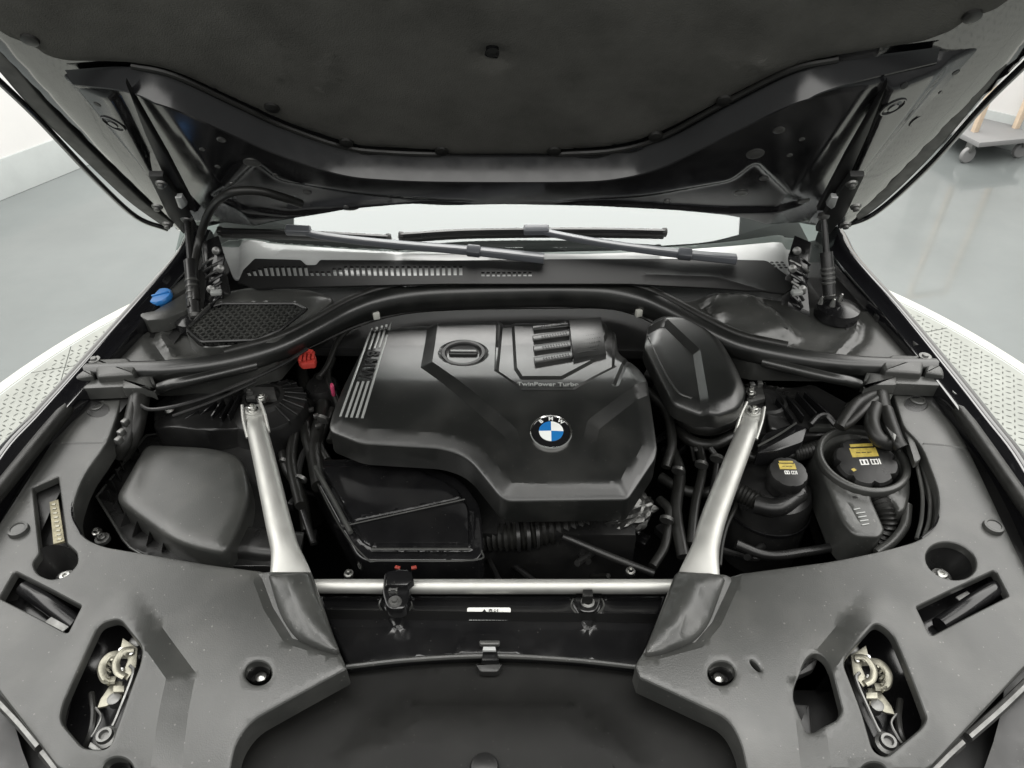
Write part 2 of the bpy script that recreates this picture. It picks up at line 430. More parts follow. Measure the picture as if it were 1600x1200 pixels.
# ================================================================== THE SETTING
def struct(o): o['kind'] = 'structure'; return o
def quad_sheet(name, m, pts, parent=None):
    bm = bmesh.new(); bm.faces.new([bm.verts.new(p) for p in pts]); return finish(name, bm, m, parent, recalc=False)
floor = struct(quad_sheet('floor', 'floor_epoxy', [(-30,-30,0),(30,-30,0),(30,30,0),(-30,30,0)]))
def wall(name, a, b, h, ext, flip):
    a, b = Vector((a.x, a.y, 0)), Vector((b.x, b.y, 0)); d = (b-a).normalized(); n = Vector((-d.y, d.x, 0))*flip
    p, q = a-d*ext[0], b+d*ext[1]; t = n*.12
    o = struct(slab(name, 'wall_white', None, [p+Vector((0,0,h)), q+Vector((0,0,h)), q+t+Vector((0,0,h)), p+t+Vector((0,0,h))], h-.002, bev=0))
    s = -n*.012; z = Vector((0,0,.21))
    slab('skirting', 'skirting_grey', o, [p+s+z, q+s+z, q+n*.01+z, p+n*.01+z], .208, bev=.003)
    return o
wall('wall_left', W(0,313,0), W(113,267,0), 3.2, (1.2, 2.6), 1)
wall('wall_right', W(1490,212,0), W(1600,240,0), 3.2, (2.2, 2.0), 1)

# revolving display plate the car stands on
tt = bpy.data.objects.new('turntable', None); COL.objects.link(tt); tt.location = (.07, 1.6, 0)
tt['label'] = 'round turntable of pale tread plate with a white rim under the car'; tt['category'] = 'turntable'
TC = Vector((.07, 1.6, 0)); TR = 2.125
def ring(name, m, r0, r1, z0, z1, seg=160):
    bm = bmesh.new(); rows = []
    for r, z in ((r0, z0), (r0, z1), (r1, z1), (r1, z0)):
        rows.append([bm.verts.new(TC+Vector((r*math.cos(t), r*math.sin(t), z))) for t in (2*math.pi*i/seg for i in range(seg))])
    for a, b in zip(rows, rows[1:]):
        for j in range(seg): bm.faces.new((a[j], a[(j+1) % seg], b[(j+1) % seg], b[j]))
    return finish(name, bm, m, tt)
ring('white_rim', 'white_paint_line', TR-.05, TR, .001, .007)
ring('dark_gap', 'skirting_grey', TR-.058, TR-.05, .001, .004)
PW_ = .62
def plate_cells():
    """square tread plates cut by the round rim, laid with a 4 mm joint"""
    for i in range(-4, 5):
        for j in range(-4, 5):
            x0, y0 = i*PW_-PW_/2+.002, j*PW_*1.3-PW_*.65+.002; x1, y1 = x0+PW_-.004, y0+PW_*1.3-.004
            P = []
            N = 14
            for a, b in (((x0,y0),(x1,y0)),((x1,y0),(x1,y1)),((x1,y1),(x0,y1)),((x0,y1),(x0,y0))):
                for k in range(N): P.append((a[0]+(b[0]-a[0])*k/N, a[1]+(b[1]-a[1])*k/N))
            lim = TR-.06
            ins = [p for p in P if math.hypot(*p) < lim]
            if not ins: continue
            if len(ins) < len(P):
                Q = []
                for p, q in zip(P, P[1:]+P[:1]):
                    ip, iq = math.hypot(*p) < lim, math.hypot(*q) < lim
                    if ip: Q.append(p)
                    if ip != iq:
                        lo, hi = (p, q) if ip else (q, p)
                        for _ in range(20):
                            m_ = ((lo[0]+hi[0])/2, (lo[1]+hi[1])/2)
                            if math.hypot(*m_) < lim: lo = m_
                            else: hi = m_
                        Q.append(lo)
                P = Q
                # follow the arc between exit and entry
                out = []
                for p, q in zip(P, P[1:]+P[:1]):
                    out.append(p)
                    if abs(math.hypot(*p)-lim) < 1e-3 and abs(math.hypot(*q)-lim) < 1e-3:
                        a0, a1 = math.atan2(p[1], p[0]), math.atan2(q[1], q[0]); da = (a1-a0+math.pi) % (2*math.pi)-math.pi
                        for k in range(1, 8): out.append((lim*math.cos(a0+da*k/8), lim*math.sin(a0+da*k/8)))
                P = out
            if len(P) > 2: yield P
ROT = R(18)
def rot(p): return (p[0]*math.cos(ROT)-p[1]*math.sin(ROT), p[0]*math.sin(ROT)+p[1]*math.cos(ROT))
for cell in plate_cells():
    slab('tread_plate', 'plate_metal', tt, [TC+Vector((*rot(p), .006)) for p in cell], .005, bev=0)
bm = bmesh.new()                                     # the raised treads: thousands, far past counting
G = .027
for i in range(-80, 81):
    for j in range(-80, 81):
        x, y = i*G, j*G
        if not (1.15 < math.hypot(x, y) < TR-.085): continue
        wx, wy = rot((x, y)); wx += TC.x; wy += TC.y
        if abs(wx) < .9 and wy > .2: continue
        if wy < .3: continue
        a = ROT+(R(45) if (i+j) % 2 else R(-45)); c, s = math.cos(a), math.sin(a); l, h = .0108, .0034
        b = [bm.verts.new((wx+u*c-v*s, wy+u*s+v*c, .0065)) for u, v in ((-l,0),(0,-h),(l,0),(0,h))]
        t = [bm.verts.new((wx+u*c-v*s, wy+u*s+v*c, .0085)) for u, v in ((-l*.6,0),(0,-h*.5),(l*.6,0),(0,h*.5))]
        bm.faces.new(t)
        for k in range(4): bm.faces.new((b[k], b[(k+1) % 4], t[(k+1) % 4], t[k]))
tr = finish('raised_treads', bm, 'tread_metal', tt, 30); tr['kind'] = 'stuff'

# trolley by the right wall
tl = bpy.data.objects.new('trolley', None); COL.objects.link(tl)
tb = W(1548, 250, 0); tl.location = tb
tl['label'] = 'wooden trolley on grey castors standing by the right wall'; tl['category'] = 'trolley'
ux = (W(1588,246,0)-W(1506,254,0)); ux.z = 0; tw = ux.length; ux.normalize(); uy = Vector((-ux.y, ux.x, 0))
def tp(a, b, z): return tb+ux*a*tw+uy*b+Vector((0,0,z))
box('deck', 'tyre_grey', tl, tp(0,.2,.14), (tw*1.1,.55,.03), ref=ux)
box('back_board', 'wall_white', tl, tp(.12,.42,.62), (tw*.9,.02,.8), ref=ux)
for sx in (-.28, .5):
    box('post', 'trolley_wood', tl, tp(sx,.1,.6), (.035,.03,.9), ref=ux)
box('rail', 'trolley_wood', tl, tp(.11,.1,1.06), (tw*.9,.03,.04), ref=ux)
for sx in (-.5, .5):
    for sy in (0, .4):
        wh = lathe('castor', 'tyre_grey', tl, tp(sx,sy,.05)-uy*.014, [(.0001,0),(.045,0),(.05,.005),(.05,.023),(.045,.028),(.0001,.028)], uy, 20)
        box('fork', 'dull_steel', wh, tp(sx,sy,.1), (.03,.05,.055), ref=ux)

# ================================================================== THE CAR
car = bpy.data.objects.new('car', None); COL.objects.link(car); car.location = (.02, 2.3, 0)
car['label'] = 'black car with its bonnet raised over the open engine bay'; car['category'] = 'car'

# ---- wings, gutters and seals
PROF = [(.034,-.07),(.034,-.02),(.031,-.013),(.02,-.010),(.012,-.003),(.006,0),(-.002,0),(-.012,-.004),(-.03,-.02),(-.06,-.065),(-.085,-.15),(-.10,-.30),(-.10,-.55)]
left_path = [(-.40,.16,.80),(-.60,.29,.85),(-.735,.47,.895),(-.79,.68,.92),W(0,706,.932),W(56,645,.944),W(115,580,.955),W(200,485,.972),W(283,392,.988),W(305,352,1.0)]
right_path = [(.44,.16,.80),(.64,.29,.85),(.775,.47,.895),(.83,.68,.92),W(1600,722,.932),W(1545,650,.944),W(1488,578,.955),W(1405,478,.972),W(1330,395,.988),W(1305,352,1.0)]
lw = lab(sweep('wing', 'black_paint', car, left_path, PROF, closed_prof=False), 'gloss black left wing edge beside the blue cap')
rw = lab(sweep('wing', 'black_paint', car, right_path[::-1], PROF, closed_prof=False), 'gloss black right wing edge')
GP = [(.10,-.045),(.05,-.045),(.03,-.04),(.026,-.012),(.022,-.012),(.02,-.05)]
sweep('wing_gutter', 'dark_plastic', car, left_path, GP, closed_prof=False)
sweep('wing_gutter', 'dark_plastic', car, right_path[::-1], GP, closed_prof=False)
def L3(pts, z): return [W(p[0], p[1], p[2] if len(p) > 2 else z) for p in pts]
tube('wing_seal', 'black_rubber', car, L3([(124,615),(60,692),(0,766),(-70,850)], .925), .0125, 12)
tube('wing_seal', 'black_rubber', car, L3([(230,490),(198,520),(166,558)], .94), .011, 12)
tube('wing_seal', 'black_rubber', car, L3([(1479,614),(1540,700),(1600,786),(1660,870)], .925), .0125, 12)
tube('wing_seal', 'black_rubber', car, L3([(1342,425),(1385,478),(1432,545)], .945), .010, 12)
# bumper skin round the front, outside the covers
bp_ = [(-.79,.62,.86),(-.72,.45,.86),(-.60,.33,.855),(-.40,.22,.85),(0,.16,.845),(.44,.22,.85),(.64,.33,.855),(.76,.45,.86),(.83,.62,.86)]
sweep('front_bumper', 'black_paint', car, bp_, [(-.03,-.02),(-.02,0),(0,.006),(.02,0),(.05,-.04),(.075,-.14),(.08,-.4)], closed_prof=False)
bb = tube('bumper_seal', 'black_rubber', car, [Vector(p)+Vector((0,.055*(1-abs(p[0])),.012)) for p in bp_], .011, 10)
def strip(pts, z, r): return tube('bumper_trim', 'dull_steel', bb, L3(pts, z), r, 8)
strip([(-10,1088),(30,1130),(62,1168)], .868, .006); strip([(68,1176),(84,1196),(96,1215)], .868, .006)
strip([(1610,1062),(1560,1110),(1512,1152)], .868, .006); strip([(1502,1160),(1480,1180),(1450,1210)], .868, .006)

# ---- the tub of the engine bay
def tub():
    P = [(-.70,.60),(.74,.60),(.76,1.0),(.70,1.42),(-.66,1.42),(-.72,1.0)]
    bm = bmesh.new(); a = [bm.verts.new((x,y,.86)) for x,y in P]; b = [bm.verts.new((x*.97,y,.42)) for x,y in P]
    bm.faces.new(b)
    for i in range(6): bm.faces.new((a[i], a[(i+1)%6], b[(i+1)%6], b[i]))
    return finish('engine_bay_tub', bm, 'bay_black', car, 20)
tub()
slab('scuttle_well', 'bay_black', car, [(-.74,1.20,.885),(.76,1.20,.885),(.76,1.75,.90),(-.74,1.75,.90)], .02, bev=0)
def bulk(name, pts, z0, z1, m='bay_black', bev=.006):
    return slab(name, m, car, [(*p[:2], z1) for p in pts], z1-z0, bev=bev)

# ---- front covers left and right
FC = FZ(.912, .03)
droop = ('fn', lambda P: -.35*np.clip(.62-P[:,1], 0, 1)**2 - .05*np.clip(np.abs(P[:,0]-.02)-.62, 0, 1))
def fade(P, a, b, s):
    """0 on one side of the line a-b, growing softly to 1 on the other"""
    d = np.array([b.x-a.x, b.y-a.y]); d /= np.linalg.norm(d)
    return sm(s*((P[:,1]-a.y)*d[0]-(P[:,0]-a.x)*d[1])/.13)
key_L = [(48,757,3),(88,741,3),(103,848,3),(119,863,5),(121,880,8),(104,899,10),(80,905,10),(57,895,10),(49,878,8),(61,862,4)]
rect_L = [(21,890,4),(126,946,3),(104,987,4),(-3,931,3)]
latch_L = [(155,973,12),(186,967,12),(226,1018,14),(222,1042,10),(168,1168,14),(128,1166,10),(90,1122,16),(98,1092,8)]
out_L = [(119,621),(187,621,2),(184,640,10),(168,690,30),(128,742,40),(110,800,40),(128,838,20),(160,853,20),(250,868,30),(330,882,30),(412,892),(486,892),(524,1000),(541,1041,4),(388,1119,25),(362,1152,18),(346,1216),(100,1216),(-8,1074,10),(-75,985,30),(-62,900,30)]
cl = panel('front_cover', 'grained_plastic', car, FC, fillet(out_L), [fillet(key_L), fillet(rect_L), fillet(latch_L), ellipse(401,1047,21,17.5), ellipse(180,1199,24,19)],
    [('raise', [(192,898),(304,1048),(290,1105),(266,1240),(-400,1240),(-400,898)], .015, -.030, lambda P: fade(P, W(196,893,.912), W(-40,1130,.912), 1)), droop,
     ('line', [(-20,690),(75,688),(167,690)], -.0020, .0025), ('line', [(408,900),(425,945),(455,992),(530,1014)], -.006, .012), ('raise', ellipse(151,636,19,13), -.005, .004)], step=.009, skirt=.035, hskirt=.010, relax=0, angle=24)
lab(cl, 'dark grey plastic front cover with latch opening and brass plate pocket')
rect_R = [(1433,948,3),(1557,888,5),(1578,928,3),(1455,992,5)]
small_R = [(1262,1026,12),(1276,1016,8),(1290,1030,10),(1315,1112,12),(1306,1126,4),(1266,1144,14),(1239,1078,18)]
latch_R = [(1368,975,12),(1392,990,16),(1447,1124,16),(1438,1138,5),(1386,1181,12),(1366,1172,10),(1345,1112,20),(1313,1040,14)]
out_R = [(1397,612),(1467,608,2),(1517,696),(1589,850),(1648,970,20),(1640,1005,20),(1600,1044),(1440,1216),(1180,1216),(1161,1148,18),(1140,1116,25),(1000,1055),(993,1036,3),(1014,1000),(1060,891),(1142,897),(1300,876,20),(1375,861,30),(1436,844,20),(1464,822,20),(1470,770,40),(1442,694,30),(1412,664,10)]
cr = panel('front_cover', 'grained_plastic', car, FC, fillet(out_R), [ellipse(1487,875,40,29,12), fillet(rect_R), fillet(small_R), fillet(latch_R), ellipse(1129,1048,21,17.5), ellipse(1182,1037,11,3.4,45,12), ellipse(1368,1203,20,14)],
    [('raise', [(1372,900),(1236,1062),(1246,1110),(1266,1240),(1990,1240),(1990,900)], .015, -.030, lambda P: fade(P, W(1368,895,.912), W(1650,1120,.912), -1)), droop,
     ('line', [(1436,690),(1480,692),(1516,696)], -.0020, .0025), ('line', [(1146,900),(1114,968),(1088,998),(1008,1018)], -.006, .012), ('raise', ellipse(1433,627,20,13), -.005, .004)], step=.009, skirt=.035, hskirt=.010, relax=0, angle=24)
lab(cr, 'dark grey plastic front cover with two latch openings')
for p, px, py in ((cl,30,830),(cr,1551,825),(cl,151,636),(cr,1433,627)): push_pin(p, surf(p, px, py, -.001 if py > 700 else -.003), .0145)
for p, px, py in ((cl,90,889),(cr,1487,885)):
    lp = ellipse(1487,875,40,29,12) if p is cr else ellipse(86,878,35,26)
    _, c = well('cup', 'dark_plastic', p, FC, lp, -.006, .045, .55)
    if p is cr: _.data.transform(Matrix.Translation((0,0,(surf(cr,1540,885).z-FC.hit(1540,885).z))))
    screw(p, c+Vector((0,0,.004)), .014)
for p, px, py in ((cl,403,1050),(cr,1131,1051),(cl,180,1203),(cr,1368,1206)):
    big = py > 1150; rx, ry = (24,19) if p is cl else (20,14)
    lp = ellipse(px-1 if big else px-2, py-3, rx if big else 21, ry if big else 17.5)
    sp_ = surf(p, px+34, py); w0 = (sp_-FC.hit(px+34, py)).z if sp_ else 0
    _, c = well('screw_cup', 'dark_plastic', p, FC, lp, w0-.004, .026, .7)
    lathe('screw', 'steel', p, c+Vector((0,.002,.001)), [(.008,0),(.007,.004),(.0035,.006),(.0001,.0062)], seg=14)
# pocket with the stamped plate, on the left
slabpx('pocket_floor', 'bay_black', cl, FZ(.862), [(40,745),(100,735),(118,870),(50,880)], .004)
slabpx('stamped_plate', 'brass_plate', cl, FZ(.890), [(77,784),(91,780),(101,845),(83,850)], .004, bev=.001)
for k in range(9):
    a = FZ(.8905).hit(84+k*1.15, 788+k*6.8); box('stamped_digit', 'brass', cl, a, (.006,.0035,.001), ref=(1,.15,0), bev=.0003, seg=1)
for p, pts in ((cl, [(0,900),(130,955),(104,1000),(-30,940)]), (cr, [(1425,950),(1570,880),(1590,935),(1455,1005)])):
    slabpx('headlamp_back', 'gloss_plastic', p, FZ(.865), pts, .01, bev=.003)
    a, b = FZ(.878).hit((pts[0][0]*.7+pts[1][0]*.3), (pts[0][1]+pts[3][1])*.5), FZ(.878).hit(pts[1][0]*.6+pts[2][0]*.4, (pts[1][1]+pts[2][1])*.5)
    tube('headlamp_rib', 'gloss_plastic', p, [a, (a+b)/2+Vector((0,0,.006)), b], .012, 10)
box('bracket_clip', 'dull_steel', cl, FZ(.885).hit(92,974), (.035,.02,.003), ref=(1,-.6,0), bev=.001)
box('bracket_clip', 'dull_steel', cr, FZ(.882).hit(1512,938), (.024,.022,.003), ref=(1,.5,0), bev=.001)
# corner of the crash beam seen in the small right opening
slabpx('opening_floor', 'bay_black', cr, FZ(.80), [(1215,990),(1340,990),(1340,1180),(1215,1180)], .01)
slabpx('beam_corner', 'dark_plastic', cr, FZ(.885), [(1236,1030),(1282,1022),(1272,1046),(1234,1062)], .01, bev=.004, r=6)
slabpx('beam_corner', 'dark_plastic', cr, FZ(.872), [(1230,1098),(1266,1100),(1270,1150),(1236,1155)], .02, bev=.004, r=6)

def latch(parent, pts, flip):
    """bonnet lock: housing plate, rotary hook, pawl, spring, bolt; pts maps (a,b) in the opening to pixels"""
    fr = FZ(.868)
    q = lambda a, b, w=0: fr.hit(pts[0]+a*pts[2]+b*pts[4], pts[1]+a*pts[3]+b*pts[5], w)
    slab('lock_housing', 'dark_plastic', parent, [q(.30,.02,-.004), q(.42,.1,-.004), q(.36,.62,-.004), q(.26,.9,-.004), q(.16,.86,-.004), q(.26,.4,-.004)], .02, bev=.002)
    tube('lock_catch', 'brass', parent, [q(.22,.16,.016), q(.06,.20,.02), q(-.02,.30,.02), q(.04,.38,.018), q(.18,.40,.016)], .004, 8, scale=lambda t: (1.2, .6))
    slab('lock_cross_piece', 'brass', parent, [q(.02,.50,.012), q(.2,.47,.012), q(.22,.52,.012), q(.04,.55,.012)], .004, bev=.001)
    lathe('lock_roller', 'dull_steel', parent, q(.12,.62,.0), [(.008,-.004),(.008,.008),(.005,.009),(.0001,.009)], seg=14)
    tube('lock_cable', 'black_rubber', parent, [q(-.3,.62,.0), q(-.2,.75,.006), q(-.16,.9,.006), q(-.2,1.1,-.01)], .004, 8)
    tube('lock_wire', 'dull_steel', parent, [q(-.18,.72,.01), q(-.06,.78,.012), q(-.1,.9,.01), q(-.14,.96,.008)], .0015, 6)
    slab('lock_plate', 'gloss_plastic', parent, [q(-.6,-.1,-.02), q(.6,-.1,-.02), q(.6,1.1,-.02), q(-.6,1.1,-.02)], .004, bev=.001)
    tube('lock_hook', 'brass', parent, [q(.15,.22,.008), q(-.12,.27,.012), q(-.22,.38,.012), q(-.12,.47,.01), q(.05,.45,.008)], .0055, 8, scale=lambda t: (1.1, .7))
    slab('lock_lever', 'brass', parent, [q(.0,.10,.014), q(.28,.14,.014), q(.32,.3,.014), q(.22,.42,.014), q(.12,.40,.014), q(.16,.26,.014), q(.0,.2,.014)], .003, bev=.0008)
    slab('lock_pawl', 'brass', parent, [q(.0,.46,.006), q(.16,.44,.006), q(.2,.58,.006), q(-.02,.68,.006), q(-.16,.72,.006), q(-.14,.64,.006)], .003, bev=.0008)
    tube('lock_rod', 'dull_steel', parent, [q(.22,.3,.02), q(.3,.36,.022), q(.2,.72,.014), q(.16,.82,.012)], .0022, 6)
    tube('lock_spring', 'brass', parent, [q(-.1+.05*math.sin(i*2.1),.30+.016*i,.012+.005*math.cos(i*2.1)) for i in range(14)], .0016, 6, 3)
    lathe('lock_bolt', 'dull_steel', parent, q(.1,.93,.002), [(.014,-.006),(.014,.002),(.010,.004),(.009,.009),(.006,.009),(.005,.004),(.0001,.004)], seg=18)
    lathe('lock_bolt', 'dull_steel', parent, q(.24,.1,.002), [(.009,-.006),(.009,.003),(.006,.005),(.0001,.005)], seg=16)
    slab('lock_bracket', 'dull_steel', parent, [q(-.14,1.0,.01), q(.12,1.04,.01), q(.10,1.08,.01), q(-.16,1.05,.01)], .003, bev=.0008)
    for a, b in ((.02,.2),(.2,.2),(.1,.36)):
        lathe('rivet', 'steel', parent, q(a,b,.015), [(.0035,0),(.003,.0018),(.0001,.0022)], seg=10)
latch(cl, (196,978,90,30,-42,185), 1)
latch(cr, (1348,990,-92,30,50,182), -1)

slab('front_carrier', 'bay_black', car, [(-.76,.64,.80),(-.72,.47,.80),(-.60,.36,.80),(-.40,.26,.80),(0,.20,.80),(.44,.26,.80),(.64,.36,.80),(.76,.47,.80),(.80,.64,.80)], .02, bev=0)
# ---- front panels between the covers
FP = FZ(.838, .02, y0=.6)
cp = panel('cooling_panel', 'gloss_plastic', car, FP, fillet([(498,930),(1040,930),(1022,985),(1000,1045),(890,1030,40),(765,1025,60),(640,1030,40),(545,1045),(518,985)], 2), [],
    [('raise', fillet([(700,1040),(722,985,10),(808,985,10),(830,1040)]), .006, .01), ('raise', fillet([(588,935),(650,935),(636,960,12),(628,985,6),(614,985,6),(602,960,12)]), .005, .004),
     ('raise', fillet([(886,935),(950,935),(936,960,12),(925,985,6),(914,985,6),(900,960,12)]), .005, .004)], step=.012, skirt=.06)
lab(cp, 'gloss black panel in front of the silver cross bar with a white caution sticker')
FQ = OnSurf(cp, FP)
st = slabpx('caution_sticker', 'white_print', cp, FQ, [(730,950,3),(798,950,3),(798,961,3),(730,961,3)], .0008, .0012, bev=0, r=2)
tri = [FQ.hit(x, y, .0030) for x, y in ((752,960),(757,953.5),(762,960))]
slab('caution_triangle', 'black_print', cp, tri, .0004, bev=0)
def strokes(name, m, parent, fr, segs, w, r):
    bm = bmesh.new()
    for x0, y0, x1, y1 in segs:
        a, b = fr.hit(x0, y0, w), fr.hit(x1, y1, w); t = (b-a).normalized(); s = t.cross(fr.N)*r
        c = [bm.verts.new(p) for p in (a-s, b-s, b+s, a+s)]; d = [bm.verts.new(p.co-fr.N*.0004) for p in c]
        bm.faces.new(c)
        for k in range(4): bm.faces.new((c[k], d[k], d[(k+1)%4], c[(k+1)%4]))
    return finish(name, bm, m, parent, 30)
strokes('caution_word', 'black_print', cp, FQ, [(764,954,769,954),(766.5,954,764,957),(766.5,954,769,957),(763.5,958,769.5,958),(766.5,958,766.5,960.5),(772,955,774,954),(772,957,774.5,957),(771.5,959.5,776,959.5),(777.5,953.5,777.5,960)], .0030, .0005)
for row, (x0, x1) in enumerate(((733,786),(733,793))):
    sg = []; x = x0
    while x < x1:
        l = random.uniform(2.2, 5.5); sg.append((x, 965.5+row*4.4, min(x+l, x1), 965.5+row*4.4)); x += l+1.1
    strokes('caution_text', 'stripe_grey', cp, FQ, sg, .0022, .0008)
tube('panel_lip', 'grained_plastic', car, L3([(541,1042),(640,1031),(765,1025),(890,1031),(1002,1043)], .842), .0035, 8)
FD = FZ(.824, .03, y0=.5)
dt = panel('radiator_duct', 'duct_plastic', car, FD, fillet([(540,1049),(640,1037,30),(765,1031,60),(890,1037,30),(1000,1049),(1135,1112,20),(1166,1152,15),(1184,1240),(340,1240),(360,1152,15),(386,1114,20)]), [],
    [('raise', [(470,1240),(560,1130),(640,1075),(900,1075),(980,1130),(1070,1240)], .012, .05), ('fn', lambda P: -.25*np.clip(.5-P[:,1],0,1)**2)], step=.015, skirt=.05)
lab(dt, 'matt black radiator duct at the bottom of the picture')
lathe('duct_screw', 'dark_plastic', dt, FD.hit(757,1199,.008), [(.018,0),(.016,.005),(.01,.007),(.0001,.0072)], seg=20)
# snap hook in the middle
k = slabpx('snap_hook', 'gloss_plastic', car, FZ(.848), [(755,1012),(776,1012),(780,1032),(752,1032)], .012, bev=.003)
slabpx('hook_tip', 'grained_plastic', k, FZ(.856), [(748,1000,4),(782,1000,4),(780,1007,3),(750,1007,3)], .006, bev=.002, r=3)
slabpx('hook_tip', 'cowl_grey', k, FZ(.857), [(755,1010),(774,1010),(775,1016),(754,1016)], .004, bev=.001)
slabpx('hook_seat', 'dark_plastic', k, FZ(.838), [(742,1036,3),(786,1036,3),(778,1050,5),(750,1050,5)], .01, bev=.003, r=4)

# ---- silver braces
xb = lab(tube('cross_bar', 'aluminium', car, L3([(488,916),(760,916),(1052,916)], .862), .0102, 16, 2), 'silver cross bar along the front of the bay')
tube('bar_weld_line', 'aluminium', xb, L3([(498,923),(600,925)], .856), .003, 6, 2); tube('bar_weld_line', 'aluminium', xb, L3([(640,925),(900,925)], .856), .003, 6, 2); tube('bar_weld_line', 'aluminium', xb, L3([(940,925),(1040,925)], .856), .003, 6, 2)
def brace(pts, z0, z1, txt, side):
    P = [W(x, y, z0+(z1-z0)*i/(len(pts)-1)) for i, (x, y) in enumerate(pts)]
    def sc(t):
        if t < .08: return (1.0, .22)
        if t < .2: k = (t-.08)/.12; return (1.0+.06*k, .22+.78*k)
        if t < .74: return (1.06+.12*(t-.2)/.54, 1)
        k = (t-.74)/.26; k = k*k*(3-2*k); return (1.18+.62*k, 1-.55*k)
    o = lab(sweep('brace', 'aluminium', car, P, [(x*.0166, y*.012) for x, y in circ(1, 18)], smooth=10, scale=sc), txt)
    a = W(pts[0][0], pts[0][1]+2, z0+.003)
    # square lug under the bolt, folded sides
    d = (P[1]-P[0]).normalized(); s = d.cross(Vector((0,0,1))).normalized()
    slab('brace_lug', 'aluminium', o, [a-d*.016-s*.014, a-d*.016+s*.014, a+d*.016+s*.0185, a+d*.016-s*.0185], .005, bev=.0015)
    for q in (-1, 1):
        tube('folded_edge', 'aluminium', o, [a-d*.016+s*q*.0155+Vector((0,0,.004)), a+d*.02+s*q*.0185+Vector((0,0,.002)), a+d*.06+s*q*.018-Vector((0,0,.004))], .0028, 8)
    lathe('brace_bolt', 'steel', o, a+Vector((0,0,.002)), [(.0105,0),(.0105,.0025),(.0075,.003),(.0072,.010),(.006,.011),(.004,.011),(.0035,.007),(.0001,.007)], seg=12)
    lathe('bolt_washer', 'aluminium', o, a+Vector((0,0,.0005)), [(.0135,-.001),(.0135,.0015),(.011,.002)], seg=20)
    return o
brace([(395,640),(403,676),(418,740),(434,812),(446,862),(456,915)], .905, .885, 'silver brace on the left beside the black air box', -1)
brace([(1177,642),(1166,676),(1141,740),(1114,812),(1101,862),(1090,915)], .905, .885, 'silver brace on the right beside the expansion tank', 1)
FB = FZ(.93, .05, y0=.75)
def boot(out, ridge, txt):
    return lab(panel('brace_boot', 'grained_plastic', car, FB, fillet(out), [], [('edge', .034, .018, 1.25), ('line', [(ridge[1][0]*.5+ridge[0][0]*.5, 870), (ridge[3][0]*.5+ridge[2][0]*.5, 985)], .004, .02)], step=.006, er=.004, skirt=.045, relax=8), txt)
boot([(414,886,3),(480,884,3),(499,935,15),(526,1002,4),(522,1008,4),(490,1000,20),(456,983,16),(432,948,20)], [(436,860),(490,860),(516,990),(470,972)], 'grey wedge shaped boot over the foot of the left brace')
boot([(1058,884,3),(1116,883,3),(1138,892,3),(1113,962,25),(1087,990,16),(1040,1008,20),(1012,1011,4),(1012,1000,4)], [(1054,860),(1112,860),(1080,972),(1024,994)], 'grey wedge shaped boot over the foot of the right brace')
# clips over the cross bar
for cx, big in ((618, True), (918, False)):
    if big:
        k = lab(slabpx('bar_clamp', 'gloss_plastic', car, FZ(.880), [(600,893,6),(640,888,6),(641,925,4),(634,952,12),(604,952,12),(597,925,4)], .02, bev=.004, r=6), 'gloss black clamp over the left of the cross bar')
        slabpx('clamp_top', 'gloss_plastic', k, FZ(.893), [(604,892),(624,888),(643,892),(646,905),(636,914),(602,914)], .014, bev=.004)
        slabpx('clamp_window', 'chrome', k, FZ(.884), [(607,919),(621,919),(621,926),(607,926)], .003, bev=.001)
        slabpx('clamp_window', 'black_print', k, FZ(.8858), [(610,921.5),(618,921.5),(618,926),(610,926)], .002, bev=.0005)
        lathe('clamp_stud', 'dull_steel', k, W(617,940,.8805), [(.010,0),(.008,.003),(.005,.003),(.004,.006),(.0001,.006)], seg=14)
        for dx in (-16, 16): box('red_tab', 'red_dark', k, W(634+dx*.8,887,.872), (.008,.005,.004), ref=(1,.3*dx/16,0), bev=.001)
    else:
        k = slabpx('bar_stay', 'gloss_plastic', car, FZ(.852), [(897,932,4),(940,932,4),(932,957,12),(906,957,12)], .014, bev=.003, r=5)
        slabpx('stay_tongue', 'dark_plastic', k, FZ(.874), [(911,920),(926,920),(927,932),(910,932)], .02, bev=.002)
        lathe('stay_ring', 'dull_steel', k, W(918,942,.853), [(.010,0),(.010,.003),(.006,.004),(.005,.001),(.0001,.001)], seg=18)
    for sx in (-1, 1):
        tube('stay_highlight', 'grained_plastic', k, [FQ.hit(cx+sx*22, 936, .001), FQ.hit(cx+sx*25, 948, .001), FQ.hit(cx+sx*13, 964, .001)], .0016, 6)  # paler tubes draw the highlight arcs on the black clamp and stay

